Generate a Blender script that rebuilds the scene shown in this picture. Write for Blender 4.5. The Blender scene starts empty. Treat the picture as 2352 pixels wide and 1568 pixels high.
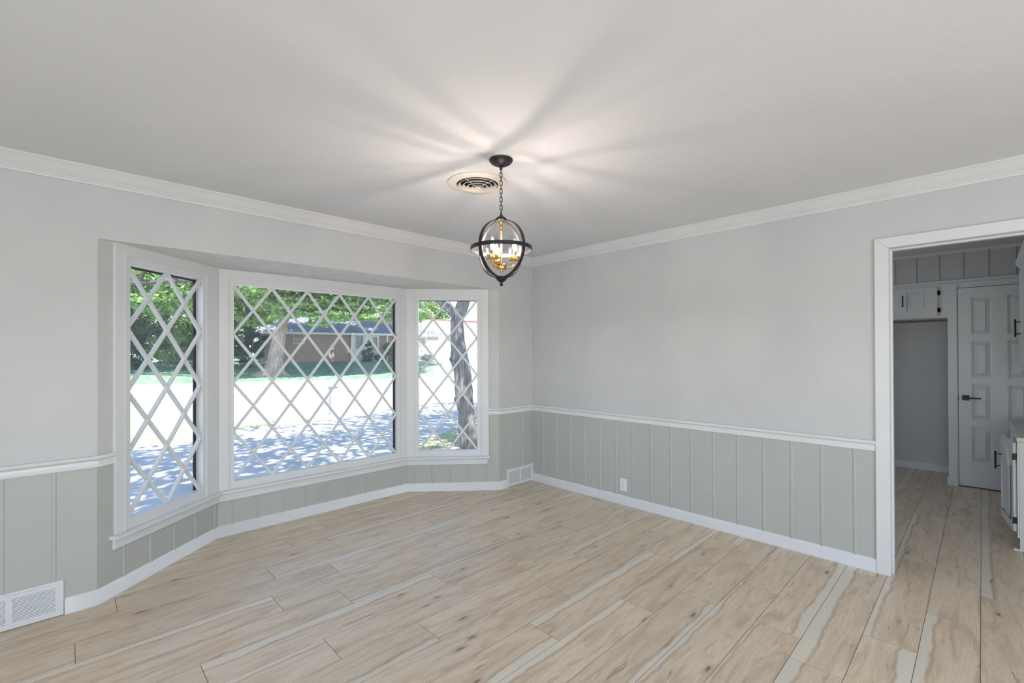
import bpy, bmesh, math, random
import numpy as np
from math import pi, cos, sin, radians
from mathutils import Vector, Matrix

S = bpy.context.scene
COL = S.collection
random.seed(7)

# ------------------------------------------------------------------ camera
cam_d = bpy.data.cameras.new('camera'); cam = bpy.data.objects.new('camera', cam_d); COL.objects.link(cam)
cam_d.sensor_width = 36.0; cam_d.lens = 1051.96 * 36 / 2352; cam_d.shift_y = 22.35 / 2352
cam_d.clip_start = .05; cam_d.clip_end = 400
CAM = Vector((-3.69769, -3.47855, 1.40018))
YAW, PIT, ROL = 0.79851, 0.00464, -0.00378
fw = Vector((cos(YAW)*cos(PIT), sin(YAW)*cos(PIT), sin(PIT)))
rt = Vector((sin(YAW), -cos(YAW), 0)); up = rt.cross(fw)
r2 = cos(ROL)*rt + sin(ROL)*up; u2 = -sin(ROL)*rt + cos(ROL)*up
cam.matrix_world = Matrix(((r2.x, u2.x, -fw.x, CAM.x), (r2.y, u2.y, -fw.y, CAM.y), (r2.z, u2.z, -fw.z, CAM.z), (0, 0, 0, 1)))
S.camera = cam

# ------------------------------------------------------------------ world, sun, added fill lamps
W = bpy.data.worlds.new('sky'); S.world = W; W.use_nodes = True
wn = W.node_tree.nodes; wl = W.node_tree.links
sky = wn.new('ShaderNodeTexSky'); sky.sky_type = 'NISHITA'; sky.sun_disc = False
sky.sun_elevation = radians(53); sky.sun_rotation = radians(206); sky.air_density = 1.0; sky.dust_density = .8; sky.ozone_density = 2.5
wl.new(sky.outputs[0], wn['Background'].inputs[0]); wn['Background'].inputs[1].default_value = 0.42
sun_d = bpy.data.lights.new('sun', 'SUN'); sun_d.energy = 12.5; sun_d.angle = radians(.55); sun_d.color = (1, .95, .87)
sun = bpy.data.objects.new('sun', sun_d); COL.objects.link(sun)
SUNDIR = Vector((-.25, -.50, .80)).normalized()
sun.rotation_euler = SUNDIR.to_track_quat('Z', 'Y').to_euler(); sun.location = (0, -8, 20)

def area(name, loc, target, sx, sy, power, col):
    d = bpy.data.lights.new(name, 'AREA'); d.shape = 'RECTANGLE'; d.size = sx; d.size_y = sy; d.energy = power; d.color = col
    o = bpy.data.objects.new(name, d); COL.objects.link(o); o.location = loc
    o.rotation_euler = (Vector(target) - Vector(loc)).to_track_quat('-Z', 'Y').to_euler()
    return o
# added fill lamps out of view: two behind the camera, one in the kitchen
area('fill_rear', (-3.4, -6.42, 1.05), (-3.4, -3.4, 2.9), 3.2, 1.9, 74, (.75, .875, 1))
area('fill_side', (-6.30, -3.8, 1.45), (0, -3.8, 4.2), 2.4, 1.5, 44, (.83, .92, 1))
area('fill_kitchen', (1.5, -1.06, 1.6), (1.5, -4, 1.3), .9, .8, 6.0, (.82, .89, 1))

S.view_settings.view_transform = 'Standard'; S.view_settings.look = 'None'
S.view_settings.exposure = 0.08; S.view_settings.gamma = 1.0; S.view_settings.use_curve_mapping = False
try:
    S.cycles.use_denoising = True
except Exception:
    pass

# ------------------------------------------------------------------ materials
def nodes(name):
    m = bpy.data.materials.new(name); m.use_nodes = True
    nt = m.node_tree; b = nt.nodes['Principled BSDF']
    return m, nt, b
def mat(name, col, rough=.5, var=.04, scale=8., bump=0., bscale=60., metal=0., spec=.5, stretch=(1, 1, 1)):
    m, nt, b = nodes(name); N = nt.nodes; L = nt.links
    tc = N.new('ShaderNodeTexCoord'); mp = N.new('ShaderNodeMapping'); mp.inputs['Scale'].default_value = stretch
    L.new(tc.outputs['Object'], mp.inputs[0])
    nz = N.new('ShaderNodeTexNoise'); nz.inputs['Scale'].default_value = scale; nz.inputs['Detail'].default_value = 5
    L.new(mp.outputs[0], nz.inputs[0])
    mx = N.new('ShaderNodeMix'); mx.data_type = 'RGBA'
    mx.inputs[6].default_value = (*[c*(1-var) for c in col], 1); mx.inputs[7].default_value = (*[min(1, c*(1+var)) for c in col], 1)
    mr = N.new('ShaderNodeMapRange'); mr.inputs[1].default_value = .33; mr.inputs[2].default_value = .67
    L.new(nz.outputs[0], mr.inputs[0]); L.new(mr.outputs[0], mx.inputs[0]); L.new(mx.outputs[2], b.inputs['Base Color'])
    b.inputs['Roughness'].default_value = rough; b.inputs['Metallic'].default_value = metal
    b.inputs['Specular IOR Level'].default_value = spec
    if bump:
        n2 = N.new('ShaderNodeTexNoise'); n2.inputs['Scale'].default_value = bscale; n2.inputs['Detail'].default_value = 4
        L.new(mp.outputs[0], n2.inputs[0])
        bp = N.new('ShaderNodeBump'); bp.inputs['Strength'].default_value = bump; bp.inputs['Distance'].default_value = .01
        L.new(n2.outputs[0], bp.inputs['Height']); L.new(bp.outputs[0], b.inputs['Normal'])
    return m
def glass(name, tint=(1, 1, 1), dust_glare=0):
    m = bpy.data.materials.new(name); m.use_nodes = True; nt = m.node_tree; N = nt.nodes; L = nt.links
    N.clear(); out = N.new('ShaderNodeOutputMaterial'); t = N.new('ShaderNodeBsdfTransparent'); g = N.new('ShaderNodeBsdfGlossy')
    t.inputs[0].default_value = (*tint, 1); g.inputs['Roughness'].default_value = .02
    lw = N.new('ShaderNodeLayerWeight'); lw.inputs[0].default_value = .5; pw = N.new('ShaderNodeMath'); pw.operation = 'POWER'; pw.inputs[1].default_value = 5
    f = N.new('ShaderNodeMath'); f.operation = 'MULTIPLY_ADD'; f.inputs[1].default_value = .6; f.inputs[2].default_value = .02; mx = N.new('ShaderNodeMixShader')
    L.new(lw.outputs['Facing'], pw.inputs[0]); L.new(pw.outputs[0], f.inputs[0])
    L.new(f.outputs[0], mx.inputs[0]); L.new(t.outputs[0], mx.inputs[1]); L.new(g.outputs[0], mx.inputs[2]); L.new(mx.outputs[0], out.inputs[0])
    if dust_glare:  # dust film on the pane, also a haze standing in for window glare
        df = N.new('ShaderNodeBsdfDiffuse'); tl = N.new('ShaderNodeBsdfTranslucent'); dm = N.new('ShaderNodeMixShader'); m2 = N.new('ShaderNodeMixShader')
        tc = N.new('ShaderNodeTexCoord'); nz = N.new('ShaderNodeTexNoise'); nz.inputs['Scale'].default_value = 3.5; nz.inputs['Detail'].default_value = 4
        ml = N.new('ShaderNodeMath'); ml.operation = 'MULTIPLY'; ml.inputs[1].default_value = dust_glare*2
        L.new(tc.outputs['Object'], nz.inputs[0]); L.new(nz.outputs[0], ml.inputs[0]); L.new(ml.outputs[0], m2.inputs[0])
        df.inputs[0].default_value = tl.inputs[0].default_value = (.8, .82, .82, 1); L.new(df.outputs[0], dm.inputs[1]); L.new(tl.outputs[0], dm.inputs[2])
        L.new(mx.outputs[0], m2.inputs[1]); L.new(dm.outputs[0], m2.inputs[2]); L.new(m2.outputs[0], out.inputs[0])
    return m
def leaf_mat(name, a, b_, c):
    m, nt, b = nodes(name); N = nt.nodes; L = nt.links
    ge = N.new('ShaderNodeNewGeometry'); rp = N.new('ShaderNodeValToRGB')
    e = rp.color_ramp.elements; e[0].color = (*a, 1); e[1].color = (*c, 1); k = e.new(.5); k.color = (*b_, 1)
    L.new(ge.outputs['Random Per Island'], rp.inputs[0])
    b.inputs['Roughness'].default_value = .55
    tr = N.new('ShaderNodeBsdfTranslucent'); mx = N.new('ShaderNodeMixShader'); mx.inputs[0].default_value = .5
    L.new(rp.outputs[0], b.inputs['Base Color']); L.new(rp.outputs[0], tr.inputs[0])
    L.new(b.outputs[0], mx.inputs[1]); L.new(tr.outputs[0], mx.inputs[2]); L.new(mx.outputs[0], N['Material Output'].inputs[0])
    return m
def emit(name, col, s):
    m = bpy.data.materials.new(name); m.use_nodes = True; nt = m.node_tree; nt.nodes.clear()
    o = nt.nodes.new('ShaderNodeOutputMaterial'); e = nt.nodes.new('ShaderNodeEmission'); e.inputs[0].default_value = (*col, 1); e.inputs[1].default_value = s
    nt.links.new(e.outputs[0], o.inputs[0]); return m
def plank_mat():
    m, nt, b = nodes('maple_plank'); N = nt.nodes; L = nt.links
    tc = N.new('ShaderNodeTexCoord'); oi = N.new('ShaderNodeObjectInfo')
    def math_(op, a, b2=None):
        n = N.new('ShaderNodeMath'); n.operation = op
        for i, v in enumerate((a, b2)):
            if v is None: continue
            if isinstance(v, (int, float)): n.inputs[i].default_value = v
            else: L.new(v, n.inputs[i])
        return n.outputs[0]
    sep = N.new('ShaderNodeSeparateXYZ'); L.new(tc.outputs['Object'], sep.inputs[0])
    rnd = oi.outputs['Random']; off = math_('MULTIPLY', rnd, 97.3)
    def noise(sx, sy, detail=4, rough=.55, dist=0., o=0.):
        c = N.new('ShaderNodeCombineXYZ')
        L.new(math_('MULTIPLY', sep.outputs[0], sx), c.inputs[0]); L.new(math_('MULTIPLY', sep.outputs[1], sy), c.inputs[1])
        L.new(math_('ADD', off, o), c.inputs[2])
        n = N.new('ShaderNodeTexNoise'); n.inputs['Scale'].default_value = 1; n.inputs['Detail'].default_value = detail
        n.inputs['Roughness'].default_value = rough; n.inputs['Distortion'].default_value = dist
        L.new(c.outputs[0], n.inputs[0]); return n.outputs[0]
    def ramp(x, stops):
        r = N.new('ShaderNodeValToRGB'); e = r.color_ramp.elements
        e[0].position, e[0].color = stops[0][0], (*stops[0][1], 1); e[1].position, e[1].color = stops[-1][0], (*stops[-1][1], 1)
        for p, c in stops[1:-1]:
            k = e.new(p); k.color = (*c, 1)
        L.new(x, r.inputs[0]); return r.outputs[0]
    def mix(f, a, b2, mode='MIX'):
        n = N.new('ShaderNodeMix'); n.data_type = 'RGBA'; n.blend_type = mode
        for i, v in ((0, f), (6, a), (7, b2)):
            if isinstance(v, tuple): n.inputs[i].default_value = (*v, 1)
            elif isinstance(v, (int, float)): n.inputs[i].default_value = v
            else: L.new(v, n.inputs[i])
        return n.outputs[2]
    g1 = noise(2.2, 13, 5, .6, 1.2)
    col = ramp(g1, [(.30, WOOD[0]), (.45, WOOD[1]), (.58, WOOD[2]), (.72, WOOD[1])])
    g2 = noise(6, 150, 3, .6, .4, 3.)
    col = mix(math_('MULTIPLY', ramp(g2, [(.42, (0, 0, 0)), (.75, (1, 1, 1))]), .16), col, WOOD[0])
    # fine dark flecks running with the grain
    g3 = noise(5.5, 42, 3, .55, .8, 11.)
    col = mix(ramp(g3, [(.63, (0, 0, 0)), (.74, (.75, .75, .75))]), col, WOOD[3])
    sw = math_('SINE', math_('ADD', math_('MULTIPLY', sep.outputs[1], 260.), math_('MULTIPLY', noise(2.6, 7, 3, .5, .5, 31.), 60.)))
    col = mix(math_('MULTIPLY', math_('MAXIMUM', sw, 0.), .10), col, WOOD[3])
    # knots
    cb = N.new('ShaderNodeCombineXYZ'); L.new(math_('ADD', math_('MULTIPLY', sep.outputs[0], 1.5), off), cb.inputs[0]); L.new(math_('ADD', math_('MULTIPLY', sep.outputs[1], 4.4), math_('MULTIPLY', off, 1.7)), cb.inputs[1])
    vo = N.new('ShaderNodeTexVoronoi'); vo.voronoi_dimensions = '2D'; vo.inputs['Scale'].default_value = 1; L.new(cb.outputs[0], vo.inputs[0])
    sp = N.new('ShaderNodeSeparateColor'); L.new(vo.outputs['Color'], sp.inputs[0]); vo_r = sp.outputs[0]
    wob = math_('ADD', vo.outputs['Distance'], math_('MULTIPLY', math_('SUBTRACT', noise(16, 40, 2, .5, 0, 5.), .5), .07))
    col = mix(ramp(wob, [(.012, (.9, .9, .9)), (.028, (.6, .6, .6)), (.045, (.2, .2, .2)), (.11, (0, 0, 0))]) if False else math_('MULTIPLY', ramp(wob, [(.012, (.9, .9, .9)), (.028, (.6, .6, .6)), (.045, (.2, .2, .2)), (.11, (0, 0, 0))]), math_('GREATER_THAN', math_('FRACT', math_('MULTIPLY', vo_r, 5.3)), .45)), col, WOOD[4])
    # pale sapwood band along one edge, with a wandering border
    side = math_('GREATER_THAN', math_('FRACT', math_('MULTIPLY', rnd, 7.31)), .5)
    yy = math_('ABSOLUTE', math_('SUBTRACT', math_('MULTIPLY', side, .2047), sep.outputs[1]))
    width = math_('MULTIPLY', math_('SUBTRACT', math_('FRACT', math_('MULTIPLY', rnd, 13.7)), .28), .075)
    edge = math_('ADD', width, math_('MULTIPLY', math_('SUBTRACT', noise(3.0, 2, 4, .62, 0, 20.), .5), .075))
    d = math_('SUBTRACT', edge, yy)
    sap = ramp(math_('ADD', math_('MULTIPLY', d, 60), .5), [(.25, (0, 0, 0)), (.75, (.85, .85, .85))])
    col = mix(sap, col, WOOD[5])
    rim = ramp(math_('ABSOLUTE', math_('ADD', math_('MULTIPLY', d, 60), .6)), [(0., (.45, .45, .45)), (.6, (0, 0, 0))])
    col = mix(rim, col, WOOD[3])
    tone = math_('ADD', .95, math_('MULTIPLY', math_('FRACT', math_('MULTIPLY', rnd, 31.7)), .12))
    tn = N.new('ShaderNodeMix'); tn.data_type = 'RGBA'; tn.blend_type = 'MULTIPLY'; tn.inputs[0].default_value = 1
    cc = N.new('ShaderNodeCombineColor'); [L.new(tone, cc.inputs[i]) for i in range(3)]
    L.new(col, tn.inputs[6]); L.new(cc.outputs[0], tn.inputs[7])
    L.new(tn.outputs[2], b.inputs['Base Color'])
    b.inputs['Roughness'].default_value = .33; b.inputs['Specular IOR Level'].default_value = .5
    return m
WOOD = [(.55, .42, .29), (.68, .545, .40), (.76, .635, .485), (.34, .22, .14), (.20, .12, .075), (.74, .685, .585)]
M = {}
M['wall'] = mat('wall_paint', (.60, .60, .60), .6, .02, 3, .12, 90, spec=.3)
M['wains'] = mat('wainscot_paint', (.48, .485, .455), .5, .02, 3, .03, 40, spec=.35)
M['trim'] = mat('trim_paint', (.73, .73, .735), .35, .015, 4, .03, 30)
M['ceil'] = mat('ceiling_paint', (.76, .765, .775), .8, .015, 2, .15, 70, spec=.2)
M['soffit'] = mat('soffit_plaster', (.72, .71, .69), .7, .05, 12, .5, 30, spec=.2)
M['seam'] = mat('seam_brown', (.20, .115, .075), .8, .1)  # reddish brown subfloor seen in the gaps between planks
M['plank'] = plank_mat()
M['black'] = mat('black_metal', (.012, .012, .013), .38, .1, 20, metal=.3)
M['bronze'] = mat('lamp_black', (.014, .014, .016), .42, .1, 30, metal=.1)
M['gold'] = mat('brushed_brass', (.62, .40, .14), .28, .08, 40, metal=1)
M['glass'] = glass('window_glass', (.98, .985, .985), .035)
M['lampglass'] = glass('lamp_glass', (.97, .97, .97))
M['gasket'] = mat('dark_weatherstrip', (.03, .028, .03), .5, .1)
M['cream'] = mat('cream_enamel', (.76, .70, .63), .4, .03)
M['duct'] = mat('duct_dark', (.025, .018, .015), .9, .1)
M['plastic'] = mat('white_plastic', (.80, .80, .82), .3, .01)
M['slotm'] = mat('socket_slot', (.12, .12, .12), .6, .1)
M['filament'] = emit('filament_glow', (1, .84, .75), 1950)
def bulb_mat():
    m = bpy.data.materials.new('lit_bulb_glass'); m.use_nodes = True; nt = m.node_tree; N = nt.nodes; N.clear()
    o = N.new('ShaderNodeOutputMaterial'); a = N.new('ShaderNodeAddShader'); t = N.new('ShaderNodeBsdfTransparent'); e = N.new('ShaderNodeEmission')
    e.inputs[0].default_value = (1, .82, .66, 1); e.inputs[1].default_value = 2.2
    nt.links.new(t.outputs[0], a.inputs[0]); nt.links.new(e.outputs[0], a.inputs[1]); nt.links.new(a.outputs[0], o.inputs[0]); return m
M['bulb'] = bulb_mat()
M['bark'] = mat('bark_grey', (.20, .19, .19), .9, .55, 12, 1.0, 14, stretch=(2.4, 2.4, .22))
M['bark2'] = mat('bark_brown', (.33, .26, .23), .9, .4, 6, .8, 8, stretch=(2, 2, .35))
M['bark3'] = mat('bark_dark', (.07, .062, .058), .9, .5, 10, .8, 10, stretch=(2, 2, .3))
M['leafA'] = leaf_mat('leaf_mid_green', (.10, .21, .05), (.19, .34, .09), (.32, .48, .15))
M['leafB'] = leaf_mat('leaf_dark_green', (.055, .125, .065), (.10, .20, .09), (.16, .29, .13))
M['leafC'] = leaf_mat('leaf_light_green', (.20, .36, .11), (.34, .52, .19), (.50, .64, .30))
M['leafD'] = leaf_mat('leaf_blue_green', (.055, .11, .09), (.085, .165, .13), (.13, .22, .165))
M['leafE'] = leaf_mat('flower_pink', (.35, .18, .30), (.20, .25, .12), (.55, .40, .50))
M['grass'] = mat('lawn_grass', (.17, .29, .19), .9, .45, 3, .5, 40)
M['drygrass'] = mat('dry_lawn', (.46, .46, .28), .9, .3, 5, .5, 40)
M['soil'] = mat('dry_soil', (.46, .37, .30), .95, .2, 6, .5, 30)
M['concrete'] = mat('concrete', (.43, .43, .44), .85, .12, 2.2, .2, 40)
M['asphalt'] = mat('street_surface', (.40, .40, .41), .9, .12, .6, .2, 40)
M['asphalt_shadow'] = mat('painted_street_shadow', (.27, .275, .29), .9, .12, .6, .2, 40)  # darker asphalt colour for the painted shadow streak
M['pale'] = mat('pale_paint', (.72, .70, .66), .6, .03)
M['white'] = mat('white_house_paint', (.75, .75, .76), .5, .03)
M['stone'] = mat('pale_stone', (.31, .32, .335), .8, .08, 6)
M['roof1'] = mat('blue_grey_shingle', (.17, .19, .24), .9, .25, 3, .3, 10, stretch=(1, 1, 5))
M['roof2'] = mat('pale_shingle', (.50, .49, .48), .9, .12, 3, .3, 10)
M['redtrim'] = mat('red_fascia', (.42, .14, .12), .6, .1)
M['dpane'] = mat('dark_pane', (.07, .09, .13), .1, .3, 3)
M['rough_wood'] = mat('bare_wood', (.36, .27, .20), .8, .2, 10, stretch=(1, 6, 6))
def brick_mat(name, c1, c2, mort):
    m, nt, b = nodes(name); N = nt.nodes; L = nt.links
    tc = N.new('ShaderNodeTexCoord'); mp = N.new('ShaderNodeMapping'); mp.inputs['Rotation'].default_value = (pi/2, 0, 0)
    L.new(tc.outputs['Object'], mp.inputs[0]); br = N.new('ShaderNodeTexBrick')
    br.inputs['Color1'].default_value = (*c1, 1); br.inputs['Color2'].default_value = (*c2, 1); br.inputs['Mortar'].default_value = (*mort, 1)
    br.inputs['Scale'].default_value = 1; br.inputs['Brick Width'].default_value = .21; br.inputs['Row Height'].default_value = .075; br.inputs['Mortar Size'].default_value = .008
    L.new(mp.outputs[0], br.inputs[0]); L.new(br.outputs[0], b.inputs['Base Color']); b.inputs['Roughness'].default_value = .9
    return m
M['brick'] = brick_mat('red_brick', (.43, .28, .27), (.35, .22, .21), (.52, .46, .44))

# ------------------------------------------------------------------ helpers
def tag(o, label=None, cat=None, group=None, kind=None):
    if label: o['label'] = label
    if cat: o['category'] = cat
    if group: o['group'] = group
    if kind: o['kind'] = kind
    return o
def empty(name, loc=(0, 0, 0), label=None, cat=None, group=None, kind=None):
    o = bpy.data.objects.new(name, None); COL.objects.link(o); o.location = loc; o.empty_display_size = .1
    return tag(o, label, cat, group, kind)
def adopt(o, p):
    if p is not None:
        o.parent = p
        o.matrix_parent_inverse = Matrix.Translation(-p.location) if p.parent is None else Matrix.Identity(4)
    return o
def put(name, bm, m, parent=None, smooth=False, kind=None, label=None):
    me = bpy.data.meshes.new(name); bmesh.ops.recalc_face_normals(bm, faces=bm.faces[:]); bm.to_mesh(me); bm.free()
    if smooth:
        for p in me.polygons: p.use_smooth = True
        try: me.set_sharp_from_angle(angle=radians(40))
        except Exception: pass
    me.materials.append(M[m] if isinstance(m, str) else m)
    o = bpy.data.objects.new(name, me); COL.objects.link(o); adopt(o, parent)
    return tag(o, label, None, None, kind)
def hull(bm, pts_a, pts_b):            # prism between two equal rings
    A = [bm.verts.new(p) for p in pts_a]; B = [bm.verts.new(p) for p in pts_b]; n = len(A)
    bm.faces.new(A[::-1]); bm.faces.new(B)
    for i in range(n): bm.faces.new((A[i], A[(i+1) % n], B[(i+1) % n], B[i]))
def box(bm, x0, x1, y0, y1, z0, z1, T=None):
    a = [(x0, y0, z0), (x1, y0, z0), (x1, y1, z0), (x0, y1, z0)]; b = [(x, y, z1) for x, y, _ in a]
    if T: a = [T(*p) for p in a]; b = [T(*p) for p in b]
    hull(bm, a, b); return bm
def B(*args, T=None):
    bm = bmesh.new(); box(bm, *args, T=T); return bm
def bev(bm, w=.003, seg=1):
    bmesh.ops.bevel(bm, geom=bm.edges[:], offset=w, segments=seg, affect='EDGES', profile=.6); return bm
def sweep(bm, path, prof):              # path: 2D points, room to its right; prof: (distance into room, z)
    P = [Vector(p) for p in path]; n = len(P); D = [(P[i+1]-P[i]).normalized() for i in range(n-1)]
    R = [Vector((d.y, -d.x)) for d in D]; rings = []
    for i in range(n):
        if i == 0: k = R[0]
        elif i == n-1: k = R[-1]
        else: k = (R[i-1]+R[i]) / (1+R[i-1].dot(R[i]))
        rings.append([bm.verts.new((P[i].x+k.x*d, P[i].y+k.y*d, z)) for d, z in prof])
    m = len(prof)
    for i in range(n-1):
        for j in range(m): bm.faces.new((rings[i][j], rings[i+1][j], rings[i+1][(j+1) % m], rings[i][(j+1) % m]))
    bm.faces.new(rings[0]); bm.faces.new(rings[-1][::-1]); return bm
def lathe(bm, prof, c=(0, 0, 0), seg=32, close=False):
    rings = []
    for r, z in prof:
        if r < 1e-6: rings.append([bm.verts.new((c[0], c[1], c[2]+z))])
        else: rings.append([bm.verts.new((c[0]+r*cos(2*pi*i/seg), c[1]+r*sin(2*pi*i/seg), c[2]+z)) for i in range(seg)])
    pairs = list(zip(rings[:-1], rings[1:]))
    if close: pairs.append((rings[-1], rings[0]))
    for A, C in pairs:
        for i in range(seg):
            j = (i+1) % seg
            if len(A) == 1 and len(C) == 1: continue
            if len(A) == 1: bm.faces.new((A[0], C[i], C[j]))
            elif len(C) == 1: bm.faces.new((A[i], A[j], C[0]))
            else: bm.faces.new((A[i], A[j], C[j], C[i]))
    return bm
def tube(bm, pts, rad, seg=8, closed=False, cap=True):
    P = [Vector(p) for p in pts]; n = len(P); rings = []; ref = None
    for i in range(n):
        a = P[(i-1) % n] if (closed or i > 0) else P[i]; b = P[(i+1) % n] if (closed or i < n-1) else P[i]
        t = (b-a).normalized()
        if ref is None: ref = Vector((0, 0, 1)) if abs(t.z) < .9 else Vector((1, 0, 0))
        u = t.cross(ref).normalized(); v = u.cross(t).normalized(); ref = v
        r = rad[i] if hasattr(rad, '__len__') else rad
        rings.append([bm.verts.new(P[i] + u*r*cos(2*pi*k/seg) + v*r*sin(2*pi*k/seg)) for k in range(seg)])
    for i in range(n if closed else n-1):
        A = rings[i]; C = rings[(i+1) % n]
        for k in range(seg): bm.faces.new((A[k], A[(k+1) % seg], C[(k+1) % seg], C[k]))
    if cap and not closed: bm.faces.new(rings[0][::-1]); bm.faces.new(rings[-1])
    return bm
def poly_prism(bm, pts, z0, z1):
    hull(bm, [(x, y, z0) for x, y in pts], [(x, y, z1) for x, y in pts]); return bm
def inst(o, parent=None, loc=None, name=None):
    c = o.copy(); COL.objects.link(c)
    if parent is not None: adopt(c, parent)
    if loc is not None: c.location = loc
    return c

# ------------------------------------------------------------------ room plan (metres, corner of the two seen walls at the origin)
H = 2.44; HEAD = 2.06; XW = -6.3; YR = -6.5
P0, P1, P2, P3 = Vector((-3.57, 0)), Vector((-2.865, .615)), Vector((-1.213, .615)), Vector((-.497, 0))
class Facet:
    def __init__(s, a, b):
        s.a = a; s.L = (b-a).length; s.d = (b-a)/s.L; s.out = Vector((-s.d.y, s.d.x))
    def T(s, x, o, z):
        p = s.a + s.d*x + s.out*o; return (p.x, p.y, z)
F1, F2, F3 = Facet(P0, P1), Facet(P1, P2), Facet(P2, P3)
def off_corner(fa, fb, p, t):
    k = (fa.out+fb.out)/(1+fa.out.dot(fb.out)); return p + k*t
WT = .15; BT_ = .066
# facet walls with their window openings (s0, s1, z0, z1 of the clear opening)
OPEN = {1: (.19, .775, .412, 1.945), 2: (.108, 1.533, .410, 1.945), 3: (.120, .719, .410, 1.945)}
def facet_wall(name, f, w, pa, pb):
    s0, s1, z0, z1 = OPEN[w]; s0 -= .03; s1 += .03; z0 -= .03; z1 += .03
    sa = (pa-f.a).dot(f.d); sb = (pb-f.a).dot(f.d)     # outer ends after the mitre
    bm = bmesh.new()
    def prism(u0, u1, zz0, zz1, o0=None, o1=None):
        o0 = u0 if o0 is None else o0; o1 = u1 if o1 is None else o1
        hull(bm, [f.T(u0, 0, zz0), f.T(u1, 0, zz0), f.T(o1, BT_, zz0), f.T(o0, BT_, zz0)], [f.T(u0, 0, zz1), f.T(u1, 0, zz1), f.T(o1, BT_, zz1), f.T(o0, BT_, zz1)])
    prism(0, s0, 0, HEAD, sa, s0); prism(s1, f.L, 0, HEAD, s1, sb); prism(s0, s1, 0, z0); prism(s0, s1, z1, HEAD)
    return put(name, bm, 'wall', None, kind='structure')
q0 = P0 + Vector((0, BT_))*1.0; q3 = P3 + Vector((0, BT_))
q0 = P0 + F1.out*BT_; q3 = P3 + F3.out*BT_
q1 = off_corner(F1, F2, P1, BT_); q2 = off_corner(F2, F3, P2, BT_)
WB1 = facet_wall('wall_bay_left', F1, 1, q0, q1)
WB2 = facet_wall('wall_bay_center', F2, 2, q1, q2)
WB3 = facet_wall('wall_bay_right', F3, 3, q2, q3)
bm = bmesh.new()
box(bm, XW-.15, P0.x, 0, WT, 0, HEAD); box(bm, P3.x, .12, 0, WT, 0, HEAD); box(bm, XW-.15, .12, 0, WT, HEAD, H)
WL = put('wall_left', bm, 'wall', kind='structure')
DJ, DT = -3.074, 2.05                                  # kitchen doorway: jamb and head
bm = bmesh.new()
box(bm, 0, .12, DJ+.012, 0, 0, H); box(bm, 0, .12, -4.6, DJ+.012, DT+.012, H); box(bm, 0, .12, YR, -4.6, 0, H)
WR = put('wall_right', bm, 'wall', kind='structure')
bm = bmesh.new()                                       # rear wall, its opening sized for the added rear fill lamp
box(bm, XW-.15, -5.1, YR-.15, YR, 0, H); box(bm, -1.7, .12, YR-.15, YR, 0, H); box(bm, -5.1, -1.7, YR-.15, YR, 2.15, H)
put('wall_rear', bm, 'wall', kind='structure')
bm = bmesh.new()
box(bm, XW-.15, XW, YR, -5.05, 0, H); box(bm, XW-.15, XW, -2.55, 0, 0, H); box(bm, XW-.15, XW, -5.05, -2.55, 0, .7); box(bm, XW-.15, XW, -5.05, -2.55, 2.2, H)
put('wall_side', bm, 'wall', kind='structure')
bm = B(XW-.15, .12, YR-.15, WT, H, H+.15)
CE = put('ceiling', bm, 'ceil', kind='structure')
bm = bmesh.new()
pts = [(P0.x-.2, .0), (P3.x+.2, .0), (q3.x+.1, q3.y), (q2.x, q2.y), (q1.x, q1.y), (q0.x-.1, q0.y)]
poly_prism(bm, [(P0.x, .0005), (P0.x-.1, WT), (q1.x-.05, q1.y), (q2.x+.05, q2.y), (P3.x+.1, WT), (P3.x, .0005)], HEAD-.002, HEAD+.10)
put('soffit', bm, 'soffit', CE)
# ------------------------------------------------------------------ floor
FL = put('floor', B(XW, 3.7, YR, .01, -.08, -.0009), 'seam', kind='structure')
bm = bmesh.new(); poly_prism(bm, [(P0.x+.01, .0), (P3.x-.01, .0), (P2.x, P2.y+.02), (P1.x, P1.y+.02)], -.08, -.0009)
put('bay_subfloor', bm, 'seam', FL)
PW, PL, PY0 = .2047, 1.2265, .015
JO = {-3: -1.847, -2: -2.19, -1: -2.515, 0: -3.495, 1: -2.758, 2: -3.666, 3: -2.844, 4: -2.54, 5: -3.262, 6: -2.79, 7: -2.385, 8: -1.623, 9: -1.975,
      10: -1.43, 11: -1.12, 12: -.753, 13: -1.124, 14: -1.315, 15: -.862, 16: -.394, 17: .059, 18: -.55, 19: -1.02, 20: -.2, 21: -.75}
def clip_poly(pts, a, b, c):           # keep a*x+b*y<=c
    out = []
    for i in range(len(pts)):
        p, q = pts[i], pts[(i+1) % len(pts)]; dp = a*p[0]+b*p[1]-c; dq = a*q[0]+b*q[1]-c
        if dp <= 0: out.append(p)
        if dp*dq < 0:
            t = dp/(dp-dq); out.append((p[0]+(q[0]-p[0])*t, p[1]+(q[1]-p[1])*t))
    return out
def in_view(x, y):
    d = Vector((x, y, 0))-CAM; w = d.dot(fw)
    if w < .15: return False
    u = 1176+1051.96*d.dot(r2)/w; v = 806.35-1051.96*d.dot(u2)/w
    return -260 < u < 2600 and v < 1800
rest = bmesh.new(); g = .0013
rest_cells = []
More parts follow.
